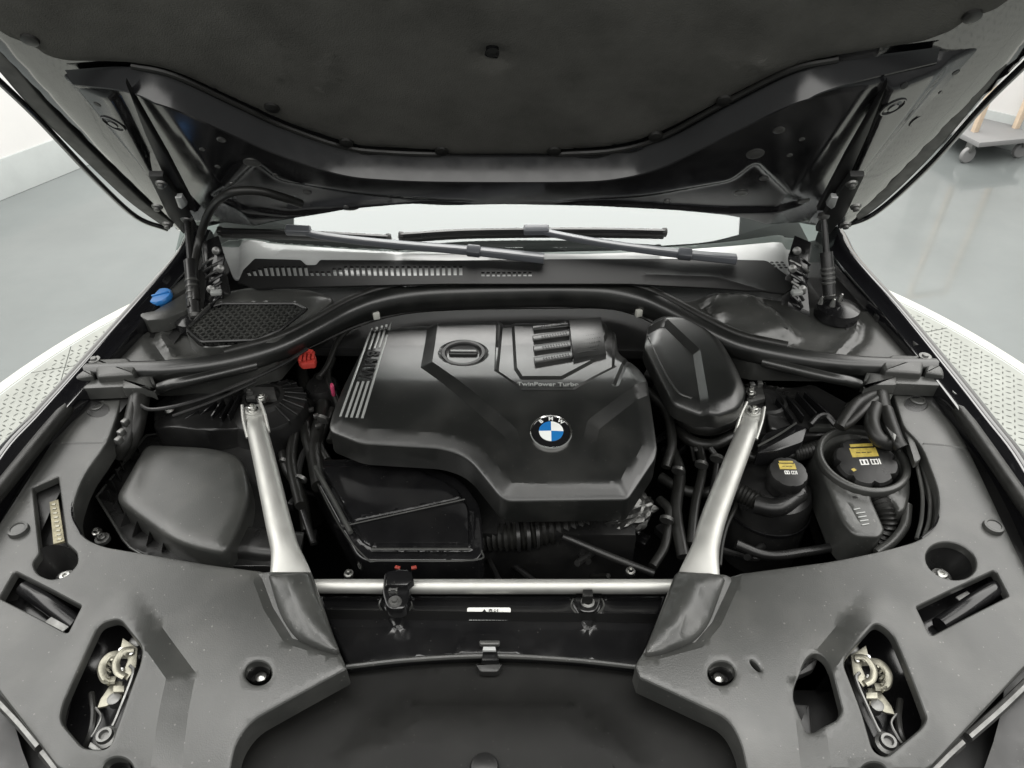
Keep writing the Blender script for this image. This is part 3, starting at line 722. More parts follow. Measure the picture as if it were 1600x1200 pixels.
# ================================================================== ENGINE COVER
FE = FZ(.928, -.02, y0=1.1)
ec_out = [(577,504,3),(640,497,20),(950,495,10),(963,512,8),(967,545,8),(1000,573,8),(1013,594,10),(1030,686,10),(1027,700,6),(985,755,8),(786,757,16),(731,699,45),(692,686,20),(562,679,12),(510,661,26),(516,640,10)]
vL = [(674,460),(657,572),(789,676),(806,735),(810,850),(915,850),(920,735),(937,665),(1005,617),(1060,580),(1000,460)]
hexo = [(786,460),(775,583),(816,613),(895,613),(960,576),(962,500),(1000,460)]
hexi = [(797,460),(803,577),(813,594),(879,594),(926,566),(950,520),(950,460)]
ec = panel('engine_cover', 'cover_plastic', car, FE, fillet(ec_out), [],
    [('edge', .026, .010, 1.0), ('raise', vL, .0085, -.022, lambda P: sm((P[:,1]-W(800,735,.92).y)/(W(800,660,.92).y-W(800,735,.92).y))), ('raise', hexo, -.0065, -.005), ('raise', hexi, .004, -.006),
     ('line', [(779,480),(775,583),(816,613),(895,613),(960,576)], .0022, .0035),
     ('raise', ellipse(724,553,40,23), -.006, .012), ('raise', [(520,470),(655,470),(640,560),(700,700),(480,700)], .0, .01),
     ('line', [(962,606),(980,560),(1000,560)], -.003, .006), ('fn', lambda P: -.25*np.clip(1.03-P[:,1],0,1)**1.6 - .075*np.clip(P[:,1]-1.04,0,.13))], step=.0065, er=.003, skirt=.045, angle=14, relax=0)
lab(ec, 'black moulded engine cover with round blue and white emblem and five silver stripes')
def on(px, py, w=0):
    p = surf(ec, px, py, w, FE.N)
    return p if p is not None else FE.hit(px, py, w)
def drop(py): return 0
tops = [(581,513),(589,511),(597,509),(604,507),(611,504)]; bots = [(532,651),(541,652),(549,652.5),(557.5,653),(566,653.5)]
def stripe(a, b, i):
    ribbon('silver_stripe', 'stripe_grey', ec, [on(a[0]+(b[0]-a[0])*k/14, a[1]+(b[1]-a[1])*k/14, .0006) for k in range(15)], .0046, .003, FE.N)
for i, (a, b) in enumerate(zip(tops, bots)):
    f = lambda t: (a[0]+(b[0]-a[0])*t, a[1]+(b[1]-a[1])*t)
    if i in (0, 4): stripe(f(.0), f(1), i)
    else: stripe(f(0), f(.25), i); stripe(f(.61), f(1), i)
A, B = on(597,509), on(549,652); td = (B-A).normalized(); sd_ = FE.N.cross(td)
for ch, t in (('B', .312), ('M', .408), ('W', .525)):
    c = on(597+(549-597)*t, 509+(652-509)*t, .0006)
    text('letter', ch, 'letter_dark', ec, c, .033, td, sd_ if sd_.x > 0 else -sd_, .002, .0006)
# oil filler cap
oc = on(724, 553, .004); 
lathe('oil_cap', 'letter_dark', ec, oc, [(.043,-.01),(.043,-.001),(.0415,.0005),(.036,.0003),(.033,-.003),(.03,-.004),(.0001,-.004)], FE.N, 40)
box('cap_grip', 'cover_plastic', ec, oc-FE.N*.002, (.056,.014,.009), FE.N, bev=.004, seg=3)
box('grip_mark', 'stripe_grey', ec, oc+FE.N*.0023+Vector((0,.003,.0)), (.050,.003,.001), FE.N, bev=.0004, seg=1)
# cylinder motif
for q in ([(832,513),(888,504),(889,513),(834,519)], [(832,528),(889,518),(890,528),(834,536)], [(833,544),(891,534),(892,545),(835,553)], [(834,562),(893,551),(895,562),(836,572)]):
    o = slab('motif_bar', 'cover_plastic', ec, [on(*p, .006) for p in q], .012, -FE.N, bev=.0015)
blk = [(889,500),(939,495),(947,557),(896,565)]
slab('motif_block', 'cover_plastic', ec, [on(*p, .007) for p in blk], .012, -FE.N, bev=.0015)
bm = bmesh.new()
def grid_studs(bm, quad, nu, nv, w, h):
    a, b, c, d = [Vector(p) for p in quad]
    for i in range(nu):
        for j in range(nv):
            u, v = (i+.5+(j % 2)*.3)/(nu+.3), (j+.5)/nv
            p = (a*(1-u)+b*u)*(1-v)+(d*(1-u)+c*u)*v; r = (b-a).length/nu*.42
            top = bm.verts.new(on(p.x, p.y, w+h))
            rim = [bm.verts.new(on(p.x+r*math.cos(k*2.094+.5)*1.0, p.y+r*math.sin(k*2.094+.5)*.7, w)) for k in range(3)]
            for k in range(3): bm.faces.new((rim[k], rim[(k+1) % 3], top))
grid_studs(bm, [(Vector((x,y,0))) for x, y in ((896,506),(934,501),(941,552),(901,559))], 10, 9, .0075, .0022)
for q in ((835,513.5,886,506.5),(835,530,887,522),(836,546,889,539),(837,564,891,556)):
    grid_studs(bm, [Vector((q[0]+10,q[1]-1,0)), Vector((q[2],q[3]-1,0)), Vector((q[2],q[3]+5,0)), Vector((q[0]+10,q[1]+4,0))], 10, 2, .0064, .0018)
finish('motif_knurling', bm, 'cover_plastic', ec, 10)['kind'] = 'stuff'
text('lettering', 'TwinPower Turbo', 'stripe_grey', ec, on(856, 603.5, .0042), .0148, FE.U, FE.V, .0008, .0002)
# round emblem
ce = on(861, 677, .0022); n = surf(ec, 861, 677, 0, None, True)[1]; eu, ev, en = basis(n)
lathe('emblem_rim', 'chrome', ec, ce, [(.0355,-.004),(.0355,.002),(.034,.0036),(.032,.0028),(.0315,.001)], n, 48, capped=False)
lathe('emblem_disc', 'emblem_black', ec, ce, [(.0330,-.004),(.0330,.0014),(.022,.0024),(.0001,.0024)], n, 48)
for k in range(4):
    bm = bmesh.new(); c0 = bm.verts.new(ce+en*.0046); prev = None; r = .0205
    arc = []
    for j in range(11):
        t = R(90*k)+R(90)*j/10; arc.append(ce+(eu*math.cos(t)+ev*math.sin(t))*r)
    top = [bm.verts.new(p+en*.0036) for p in arc]; lowv = [bm.verts.new(p+en*.0015) for p in arc]
    for j in range(10):
        bm.faces.new((c0, top[j], top[j+1])); bm.faces.new((top[j], lowv[j], lowv[j+1], top[j+1]))
    finish('emblem_quarter', bm, 'emblem_white' if k % 2 == 0 else 'emblem_blue', ec, 30)
for ch, t in (('B', 128), ('M', 90), ('W', 52)):
    d = eu*math.cos(R(t))+ev*math.sin(R(t))
    text('emblem_letter', ch, 'emblem_white', ec, ce+d*.0268+en*.0022, .0105, -(d.cross(-en)) if False else d.cross(en), d, .0003, .0002)

# block, pipes and wiring under and round the cover
def P3(x, y, z): return W(x, y, z)
bulk('engine_block', [(-.24,.80),(.24,.80),(.24,1.30),(-.24,1.30)], .45, .79, 'dark_plastic')
# ---- box in front of the engine cover
FI = FZ(.828, .0, y0=.85)
ib = panel('intake_box', 'gloss_plastic', car, FI, fillet([(478,726,10),(500,716,8),(640,716),(722,748,20),(752,790,14),(756,862,10),(744,877,8),(572,877,12),(556,868,8)]), [],
    [('raise', fillet([(500,732),(640,730),(712,762,16),(734,796,10),(736,856,6),(582,856,8),(566,846,6)]), .008, .004), ('line', [(497,738),(563,846),(582,859),(738,859),(741,800)], .004, .0035), ('line', [(534,822),(640,800),(728,780)], .003, .0025)], step=.009, er=.005, skirt=.08)
lab(ib, 'gloss black intake box in front of the engine cover with a slanting rib')
tube('box_edge', 'grained_plastic', ib, [FI.hit(x, y, .012) for x, y in ((492,730),(520,780),(548,832))], .0045, 8)
tube('box_edge', 'grained_plastic', ib, [FI.hit(x, y, .010) for x, y in ((580,858),(650,858),(736,858))], .0022, 6)
tube('box_edge', 'grained_plastic', ib, [FI.hit(x, y, .011) for x, y in ((536,822),(640,799),(726,780))], .0013, 6)
tube('box_edge', 'grained_plastic', ib, [FI.hit(x, y, -.001) for x, y in ((486,734),(530,820),(572,872),(600,876),(742,875),(753,860))], .0016, 6)
corrugated('intake_hose', 'black_rubber', car, L3([(752,838,.76),(800,838,.77),(850,830,.775),(915,822,.77)], .77), .024, .010, .1)
for x in (808, 824, 838): lathe('hose_clamp', 'dark_plastic', car, W(x, 836-(x-808)*.1, .772), [(.027,-.003),(.0285,-.003),(.0285,.003),(.027,.003)], (1,.12,0), 24, capped=False)
tube('dipstick_tube', 'dark_plastic', car, L3([(880,838,.80),(950,868,.79),(1022,896,.78)], .79), .0062, 10)
screw(car, W(985,893,.79), .008, name='bay_bolt'); screw(car, W(545,897,.78), .008, name='bay_bolt')
bm = bmesh.new(); c = W(985, 800, .79)                  # crumpled heat shield foil
bmesh.ops.create_icosphere(bm, subdivisions=4, radius=.045)
for v in bm.verts:
    q = v.co.normalized(); k = math.sin(q.x*6+q.y*5)*.10+math.sin(q.y*9+q.z*8)*.08+math.sin(q.x*13-q.z*9)*.07
    v.co = Vector((q.x*.048, q.y*.032, q.z*.022))*(1+k)
    v.co = c+Matrix.Rotation(R(35), 3, 'Z') @ v.co
lab(finish('heat_shield', bm, 'foil', car, 20), 'crumpled foil heat shield at the front right of the engine cover')
# ---- air box on the left
FAb = FZ(.812)
ab = panel('air_box', 'dark_plastic', car, FAb, fillet([(226,680,8),(300,671),(350,671,20),(402,694,20),(415,760,20),(428,886),(300,886,20),(256,881,12),(203,856,14),(150,776,10),(160,762,5)]), [], [('edge', .006, -.004, 1)], step=.014, er=.003, skirt=.12)
lab(ab, 'black ribbed air filter box with a smooth grey lid on the left')
FAl = FZ(.862)
panel('lid', 'grained_plastic', ab, FAl, fillet([(226,690,14),(330,695,30),(378,708,34),(391,765,24),(380,805,30),(350,862,16),(300,852,20),(262,838,30),(176,776,16)]), [],
    [('edge', .016, .006, 1.5), ('fn', lambda P: -.10*np.clip(P[:,0]+.40,0,1))], step=.009, er=.006, skirt=.055, angle=40, relax=0)
for a, b in (((214,697),(203,690)),((202,712),(190,702)),((190,728),(177,717)),((184,742),(168,732)),((178,760),(158,752)),((172,775),(152,775)),((186,790),(170,803)),((202,803),(188,822)),((220,814),(206,838)),((240,826),(228,852)),((262,836),(252,862))):
    A, B = W(*a, .832), W(*b, .816); d = (B-A).normalized(); 
    slab('rib', 'dark_plastic', ab, [A+Vector((0,0,.012)), B, B+Vector((0,.0035,0)), A+Vector((0,.0035,.012))], .03, bev=.0006, seg=1)
tube('rim_bead', 'grained_plastic', ab, L3([(228,681),(196,720),(151,776)], .818), .0022, 8, 3)
tube('rim_bead', 'grained_plastic', ab, L3([(151,776),(176,815),(204,856),(256,881)], .817), .0022, 8, 3)
tube('rim_bead', 'grained_plastic', ab, L3([(228,680),(300,671),(352,672),(400,692)], .818), .002, 8)
sweep('outlet', 'dark_plastic', ab, [W(345,860,.80), W(390,858,.80), W(425,862,.80), W(470,866,.79)], rrect(.030,.030,.016), smooth=6)
# inside wall of the left cover: dark sweep with a lip
tube('cover_lip', 'gloss_plastic', car, L3([(184,645),(166,692),(128,745),(111,800),(126,838)], .902), .003, 8)
k = slabpx('tagged_bracket', 'dull_steel', car, FZ(.875,0,.5), [(159,686,2),(176,686,2),(154,737,2),(144,737,2)], .003, bev=.0008, r=2)
for x, y in ((165,692),(149,733)): lathe('bracket_hole', 'black_print', k, FZ(.8765,0,.5).hit(x, y), [(.003,0),(.0028,.0006),(.0001,.0006)], seg=10)
screw(car, W(152,832,.82), .008, name='bay_bolt'); screw(car, W(160,842,.815), .012, name='bay_bolt', m='dull_steel')

# ---- strut towers
def tower(cx, cy, z, r, txt, fins):
    c = W(cx, cy, z)
    o = lab(lathe('strut_tower', 'dark_plastic', car, c, [(r*1.12,-.30),(r*1.05,-.05),(r,-.022),(r*.96,-.016),(r*.8,-.012),(r*.55,-.004),(r*.5,.004),(r*.42,.006),(r*.40,-.002),(.0001,-.004)], seg=40), txt)
    for a in fins:
        d = Vector((math.cos(R(a)), math.sin(R(a)), 0)); s = Vector((-d.y, d.x, 0))*.0016
        p, q = c+d*r*.5+Vector((0,0,.004)), c+d*r*1.0+Vector((0,0,-.012))
        slab('tower_fin', 'dark_plastic', o, [p-s, q-s, q+s, p+s], .012, bev=.0005, seg=1)
    return o, c
o, c = tower(412, 622, .872, .078, 'black finned strut tower at the left of the engine', range(-40, 90, 16))
slabpx('tower_bracket', 'dull_steel', o, FZ(.884), [(385,604),(428,604),(432,622),(384,622)], .01, bev=.002)
screw(o, W(409,622,.889), .012)
screw(o, W(390,612,.889), .007, m='dull_steel')
o, c = tower(1196, 628, .872, .078, 'black finned strut tower at the right of the engine', range(20, 160, 18))
screw(o, W(1173,614,.892), .010); slabpx('tower_bracket', 'dull_steel', o, FZ(.885), [(1164,606),(1190,598),(1196,622),(1168,630)], .01, bev=.002)
for x, y in ((1175,602),(1187,600)): box('connector', 'dull_steel', o, W(x, y, .902), (.010,.010,.010), bev=.0015)
# ribbed wheel house shields outside the towers
def shield(pts, lines, txt):
    o = lab(panel('wheel_house_shield', 'dark_plastic', car, FZ(.868), fillet(pts, 8), [], [('fn', lambda P: .012*np.sin(P[:,0]*30))], step=.016, skirt=.05), txt)
    for a, b in lines:
        A, B = W(*a, .884), W(*b, .876); s = (B-A).cross(Vector((0,0,1))).normalized()*.0016
        slab('shield_fin', 'gloss_plastic', o, [A-s, B-s, B+s, A+s], .018, bev=.0005, seg=1)
    return o
shield([(238,625),(300,598),(380,600),(380,660),(300,676),(240,672)], [((338,626),(312,648)),((348,622),(330,650)),((362,618),(344,652)),((374,615),(356,648)),((310,640),(275,662))], 'ribbed black shield between the left strut tower and the wing')
shield([(1190,600),(1270,596),(1330,640),(1320,672),(1200,676)], [((1214,622),(1240,655)),((1230,618),(1256,650)),((1246,612),(1276,645)),((1258,612),(1300,650))], 'ribbed black shield between the right strut tower and the wing')

# ================================================================== REAR OF THE BAY
# scuttle trays
FT = FZ(.935, .03, y0=1.2)
lt = panel('scuttle_tray', 'grained_plastic', car, FT, fillet([(166,566),(228,492),(232,475),(270,470),(296,486),(330,520),(470,515),(430,560),(330,580),(240,585)], 5), [],
    [('line', [(262,485),(240,510),(236,528),(258,560)], -.012, .016), ('raise', fillet([(268,505),(250,520),(268,556),(420,556),(460,500),(300,490)]), -.014, .018)], step=.011, skirt=.05)
lab(lt, 'grey plastic tray under the blue filler cap')
rt = panel('scuttle_tray', 'grained_plastic', car, FT, fillet([(1060,470),(1180,462),(1260,478),(1360,486),(1448,548),(1440,562),(1300,562),(1180,560),(1100,520)], 6), [],
    [('line', [(1336,484),(1352,502),(1348,528),(1316,556)], -.010, .014), ('raise', fillet([(1085,475),(1210,470),(1330,486),(1345,505),(1300,556),(1150,556)]), -.012, .016),
     ('raise', fillet([(1090,462),(1175,462,20),(1225,485,20),(1258,526,10),(1180,545),(1110,520)]), .026, .03)], step=.011, skirt=.05)
lab(rt, 'grey plastic tray behind the right end of the rear bulkhead')
# steps of the trays towards the bonnet seals
for p, q in ((lt, [(250,428),(290,418),(292,450),(262,465),(238,470)]), (lt, [(212,490),(240,485),(292,455),(300,480),(255,498),(230,500)])):
    slabpx('tray_step', 'grained_plastic', p, FZ(.962), q, .03, bev=.004)
for q in ([(1322,420),(1344,424),(1400,500),(1372,494)],):
    slabpx('tray_step', 'dark_plastic', rt, FZ(.950), q, .02, bev=.004)
# cabin air housing with mesh
FH = FZ(.968, .02, y0=1.25)
ah = panel('air_intake_housing', 'grained_plastic', car, FH, fillet([(285,510,10),(318,474,8),(350,452,12),(402,443,20),(490,449,20),(523,462,8),(480,500,10),(430,534,8),(312,537,10)]), [],
    [('raise', fillet([(287,512,6),(325,476,6),(345,470,4),(462,470,6),(483,481,4),(440,516),(400,532,6),(312,535,6)]), -.016, .004), ('edge', .02, .008, 2)], step=.010, er=.006, skirt=.05)
lab(ah, 'grey air intake housing with a black mesh under the left bonnet hinge')
mesh_out = [FH.uv(x, y) for x, y in fillet([(291,512,5),(327,478,4),(346,472.5,3),(461,472.5,5),(478,481,3),(436,514),(400,529,5),(314,532,5)])]
tube('mesh_frame', 'dark_plastic', ah, [FH.P(u, v, -.003) for u, v in mesh_out+[mesh_out[0]]], .003, 6, 1)
bm = bmesh.new(); M_ = np.array(mesh_out); lo, hi = M_.min(0), M_.max(0); pitch = .017
for s in (1, -1):
    k = -60
    while k < 120:
        # walk the diagonal and keep the runs inside the outline
        u0 = lo[0]+k*pitch; prev = None
        T = np.arange(0, hi[1]-lo[1]+.002, .002)
        Q = np.stack([u0+s*T*.9, lo[1]+T], 1); I = inside(Q, M_)
        j = 0
        while j < len(T):
            if I[j]:
                e = j
                while e+1 < len(T) and I[e+1]: e += 1
                a, b = FH.P(*Q[j], -.006), FH.P(*Q[e], -.006); sd = (b-a).cross(FH.N).normalized()*.0021 if e > j else None
                if sd:
                    tp_ = [bm.verts.new(x) for x in (a-sd, b-sd, b+sd, a+sd)]; lw_ = [bm.verts.new(x.co-FH.N*.006) for x in tp_]
                    bm.faces.new(tp_)
                    for q in range(4): bm.faces.new((tp_[q], lw_[q], lw_[(q+1)%4], tp_[(q+1)%4]))
                j = e+1
            else: j += 1
        k += 1
finish('mesh_bars', bm, 'grained_plastic', ah, 30)['kind'] = 'stuff'
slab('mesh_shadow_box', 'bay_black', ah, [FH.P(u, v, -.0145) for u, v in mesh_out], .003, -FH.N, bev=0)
# blue washer cap
bc = W(249, 462, .968)
wc = lab(lathe('washer_cap', 'blue_plastic', car, bc, [(.019,-.016),(.021,-.009),(.0248,-.007),(.0252,-.001),(.023,.002),(.012,.003),(.0001,.003)], (-.12,-.1,1), 32, mod=lambda t, r, h: 1+.03*math.cos(t*8) if r > .024 else 1), 'bright blue round washer filler cap on the left tray')
box('cap_rib', 'blue_plastic', wc, bc+Vector((0,0,.003)), (.040,.005,.006), (-.12,-.1,1), ref=(1,.3,0), bev=.002)
lathe('filler_neck', 'grained_plastic', wc, bc-Vector((0,0,.02)), [(.019,-.04),(.019,0),(.016,.0)], seg=24)

# curved rear bulkhead with its rubber seal
arc = [(128,580,.942),(205,578,.942),(270,577,.942),(350,567,.942),(430,545,.942),(490,516,.942),(540,489,.942),(590,471,.942),(650,461,.942),(720,457,.942),(800,455,.942),(880,454,.942),(950,457,.942),(1005,468,.942),(1050,487,.942),(1105,516,.942),(1160,541,.942),(1230,557,.942),(1300,567,.942),(1370,571,.942),(1470,572,.942)]
AP = L3(arc, .95)
BP = [(.026,-.022),(.027,.008),(.020,.020),(.008,.026),(-.006,.027),(-.018,.022),(-.026,.010),(-.027,-.010),(-.020,-.034),(.016,-.034)]
def asc(t):
    e = min(1, min(t, 1-t)/.28); e = e*e*(3-2*e); m_ = 1-.22*math.exp(-((abs(t-.5)-.27)/.10)**2); return ((.58+.36*e)*m_, (.52+.42*e)*m_)
rb = lab(sweep('rear_bulkhead', 'cover_plastic', car, AP, BP, smooth=6, scale=asc), 'curved black bulkhead arching behind the engine cover from wing to wing')
tube('bulkhead_seal', 'black_rubber', rb, [p+Vector((0,.012,.024*asc(i/(len(AP)-1))[1])) for i, p in enumerate(AP)][3:-3], .0085, 10)
tube('lower_seal', 'black_rubber', rb, L3([(300,592),(400,572),(470,548),(560,508),(630,489),(720,482),(860,480),(940,480),(985,488),(1040,512)], .905), .0042, 8)
for x, y, z in ((588,493,.925),(998,489,.925)):
    k = box('white_clip', 'white_plastic', rb, W(x, y, z), (.014,.010,.016), ref=(1,.4,.2), bev=.002)
    box('clip_prong', 'white_plastic', rb, W(x+5, y-5, z), (.006,.006,.014), ref=(1,.2,.6), bev=.001)
# end covers and wing mounts
def end_cover(s):
    m_ = (lambda x: x) if s < 0 else (lambda x: 1592-x)
    dy = 0 if s < 0 else -5
    z = .955
    o = slabpx('bulkhead_end', 'grained_plastic', car, FZ(z), [(m_(146),560+dy,4),(200,558+dy,5) if s < 0 else (1392,553,5),(m_(214),572+dy,4),(m_(208),584+dy,4),(m_(150),588+dy,4)], .035, bev=.006, r=4, seg=3)
    slabpx('end_cap', 'grained_plastic', o, FZ(.952), [(m_(118),574+dy,4),(m_(143),570+dy,4),(m_(146),586+dy,4),(m_(116),591+dy,4)], .03, bev=.005, r=4, seg=3)
    slabpx('end_shelf', 'grained_plastic', o, FZ(.940), [(m_(112),594+dy),(m_(190),589+dy),(m_(238),586+dy),(m_(243),600+dy),(m_(190),604+dy),(m_(122),607+dy)], .026, bev=.004)
    slabpx('cable_hood', 'grained_plastic', o, FZ(.944), [(m_(190),592+dy,3),(m_(232),586+dy,6),(m_(243),612+dy,3),(m_(230),606+dy,6),(m_(190),606+dy,4)], .02, bev=.005, r=4)
    lathe('wing_bolt', 'dull_steel', o, W(m_(98), 622+dy, .935), [(.017,0),(.015,.003),(.009,.003),(.008,.007),(.0001,.007)], seg=18)
    lathe('wing_bolt', 'dull_steel', o, W(m_(147), 563+dy, .953), [(.012,0),(.011,.003),(.006,.003),(.005,.006),(.0001,.006)], seg=16)
    tube('cable_sleeve', 'black_rubber', o, L3([(m_(222),600+dy,.925),(m_(216),640+dy,.91),(m_(206),680+dy,.885),(m_(190),710+dy,.85)], .9), .017, 12)
    tube('bulkhead_stay', 'cover_plastic', o, L3([(m_(250),606+dy,.93),(m_(268),600+dy,.938),(m_(300),594+dy,.94),(m_(400),570+dy,.93)], .93), .010, 10)
    lathe('stay_bolt', 'steel', o, W(m_(264), 640+dy, .885), [(.010,0),(.008,.004),(.004,.006),(.0001,.0062)], seg=14)
    return o
lab(end_cover(-1), 'grey stepped end cover of the bulkhead at the left wing'); lab(end_cover(1), 'grey stepped end cover of the bulkhead at the right wing')

# ---- pod at the right rear of the engine
FPd = FZ(.955, .0, y0=1.15)
pd = panel('intake_pod', 'cover_plastic', car, FPd, fillet([(1008,528,6),(1014,497,12),(1036,485,12),(1088,487,16),(1122,512,24),(1152,562,40),(1170,604,14),(1160,628,14),(1122,642,14),(1054,616,12)]), [],
    [('raise', [(1000,540),(1005,505),(1042,497),(1094,546),(1112,650),(1050,630)], -.011, -.012), ('edge', .024, .012, 1.3)], step=.0065, er=.005, skirt=.025, angle=24, relax=0)
lab(pd, 'black faceted intake pod at the right rear of the engine')
tube('pod_bead', 'grained_plastic', pd, [OnSurf(pd, FPd).hit(x, y, .001) for x, y in ((1014,529),(1032,570),(1057,611),(1080,623))], .0022, 8)
tube('pod_hose', 'black_rubber', car, L3([(1030,605,.86),(1070,655,.86),(1110,668,.86),(1150,650,.86),(1165,630,.86)], .86), .016, 12)
tube('pod_hose', 'black_rubber', car, L3([(1020,615,.83),(1068,680,.83),(1110,695,.83),(1145,682,.83)], .83), .011, 12)
tube('pod_hose', 'black_rubber', car, L3([(1010,585,.86),(1040,600,.86),(1062,640,.85),(1075,665,.84)], .83), .013, 12)
tube('bay_cable', 'black_rubber', car, L3([(1060,665,.84),(1078,690,.83),(1085,720,.8)], .83), .004, 8)
tube('bay_cable', 'black_rubber', car, L3([(1115,630,.88),(1122,640,.87),(1120,660,.86)], .83), .004, 8)
tube('coolant_hose', 'black_rubber', car, L3([(1032,745,.80),(1060,762,.80),(1090,770,.80),(1125,765,.80)], .8), .0095, 12)
for x, y in ((1087,702),(1049,658),(1083,627)): box('wire_clip', 'dull_steel', car, W(x, y, .85), (.006,.009,.004), bev=.001)

# ---- reservoirs on the right
c = W(1205, 772, .80)
sr = lab(lathe('small_reservoir', 'dark_plastic', car, c, [(.072,-.14),(.072,-.045),(.070,-.04),(.070,.0),(.064,.018),(.05,.028),(.0001,.032)], seg=40), 'black round reservoir with a yellow marked cap beside the right brace')
lathe('seam_ring', 'gloss_plastic', sr, c-Vector((0,0,.028)), [(.072,-.003),(.0745,-.003),(.0745,.003),(.072,.003)], seg=40, capped=False)
tube('reservoir_spout', 'dark_plastic', sr, L3([(1180,788,.82),(1215,793,.825),(1250,770,.83)], .82), .016, 12)
def cap(parent, cx, cy, z, r, lobes, lobe, ax):
    c = W(cx, cy, z); u, v, n = basis(ax)
    o = lathe('cap', 'dark_plastic', parent, c, [(r*.9,-.03),(r*.92,-.012),(r,-.010),(r,.004),(r*.93,.009),(r*.6,.0105),(.0001,.0105)], ax, 48, mod=lambda t, rr, h: 1-(lobe*max(0, math.cos(t*lobes))**3 if rr > r*.91 and h > -.011 else 0))
    def q(a, b): return c+u*a*r+v*b*r+n*.0107
    def plate(name, m, a0, a1, b0, b1, h=0): slab(name, m, parent, [q(a0,b0)+n*h, q(a1,b0)+n*h, q(a1,b1)+n*h, q(a0,b1)+n*h], .001, -n, bev=0)
    plate('yellow_label', 'yellow_print', -.42, .42, .12, .5); plate('yellow_label', 'yellow_print', -.36, .36, .54, .66)
    plate('label_mark', 'black_print', -.38, .38, .475, .495, .0003)
    for x0, x1 in ((-.26,-.12),(-.08,.06),(.1,.24)): plate('label_mark', 'black_print', x0, x1, .28, .31, .0003)
    # symbols: a round gauge and an open book
    for x0, x1, b0, b1 in ((-.24,-.2,-.2,.02),(-.02,.02,-.2,.02),(-.2,-.02,-.02,.02),(-.2,-.02,-.2,-.16),(-.14,-.08,-.16,-.02),(.1,.13,-.2,.02),(.13,.3,-.02,.01),(.13,.3,-.2,-.17),(.2,.23,-.17,-.02),(.3,.33,-.2,.02),(.36,.4,-.2,.02)):
        plate('white_symbol', 'white_print', x0, x1, b0, b1)
    return o
cap(sr, 1230, 742, .865, .033, 8, .05, (0,-.12,1))
lathe('cap_collar', 'dark_plastic', sr, W(1232,756,.842), [(.030,-.03),(.030,.0),(.026,.002)], seg=32)
FX = FZ(.865, .02, .0, y0=.95)
xt = panel('expansion_tank', 'grained_plastic', car, FX, fillet([(1270,690,12),(1300,677,18),(1345,679,22),(1396,702,22),(1415,736,14),(1425,766,20),(1416,797,12),(1404,799,4),(1392,780,12),(1375,770,10),(1360,774,6),(1384,828,10),(1375,839,8),(1336,837,12),(1316,815,12),(1274,715,16)]),
    [ellipse(1347,727,63,34,20)], [('line', ellipse(1348,725,72,43,20)+[ellipse(1348,725,72,43,20)[0]], .010, .012), ('line', [(1328,790),(1340,812)], -.001, .002)], step=.008, er=.005, skirt=.07, angle=45)
lab(xt, 'grey expansion tank with a ring round its large yellow marked cap')
cap(xt, 1352, 724, .868, .052, 8, .14, (-.1,-.16,1))
_e = ellipse(1348,722,71,44,20,40)
sweep('tank_ring', 'grained_plastic', xt, [FX.hit(x, y, .006) for x, y in _e+_e[:2]], rrect(.006,.009,.005), smooth=2)
lathe('neck', 'dark_plastic', xt, W(1350,734,.835), [(.05,-.03),(.05,.0),(.044,.004),(.0001,.004)], (-.1,-.16,1), 36)
for x, y in ((1318,752),(1334,734)): box('yellow_arrow', 'yellow_print', xt, FX.hit(x, y, .002 if y > 740 else .014), (.007,.006,.0012), ref=(1,.5,0), bev=.0003, seg=1)
strokes('moulded_text', 'stripe_grey', xt, FX, [(1334,796,1344,794),(1338,802,1352,800),(1341,808,1354,806),(1344,814,1357,812),(1347,820,1358,818)], .0008, .0009)
slabpx('level_mark', 'black_print', xt, FX, [(1332,775),(1340,775),(1341,778),(1333,778)], .0006, .0008, bev=0)
corrugated('tank_hose', 'black_rubber', xt, L3([(1372,776,.85),(1382,800,.845),(1384,822,.83),(1374,848,.8)], .84), .016, .007, .12)
tube('tank_pipe', 'grained_plastic', xt, L3([(1418,790,.85),(1414,820,.845),(1396,845,.84),(1370,864,.83)], .84), .008, 10)
tube('tank_pipe', 'black_rubber', xt, L3([(1160,707,.86),(1190,718,.855),(1225,712,.855),(1240,710,.855)], .855), .007, 10)
corrugated('tank_hose', 'black_rubber', xt, L3([(1238,710,.855),(1256,706,.855),(1278,700,.855)], .855), .013, .006, .12)
corrugated('reservoir_hose', 'black_rubber', sr, L3([(1150,768,.82),(1168,776,.82),(1186,786,.82)], .82), .015, .007, .1)
tube('bay_cable', 'black_rubber', car, L3([(1150,770,.8),(1150,790,.8),(1136,820,.8),(1128,850,.8),(1124,884,.8)], .8), .004, 8)
slabpx('sensor_cover', 'gloss_plastic', car, FZ(.885), [(1186,690,4),(1195,676,4),(1240,660,4),(1262,668,4),(1255,690,4),(1215,704,6),(1182,708,4)], .03, bev=.004, r=4)
tube('sensor_rib', 'grained_plastic', car, L3([(1184,697,.89),(1215,680,.89),(1244,661,.89)], .89), .002, 6)
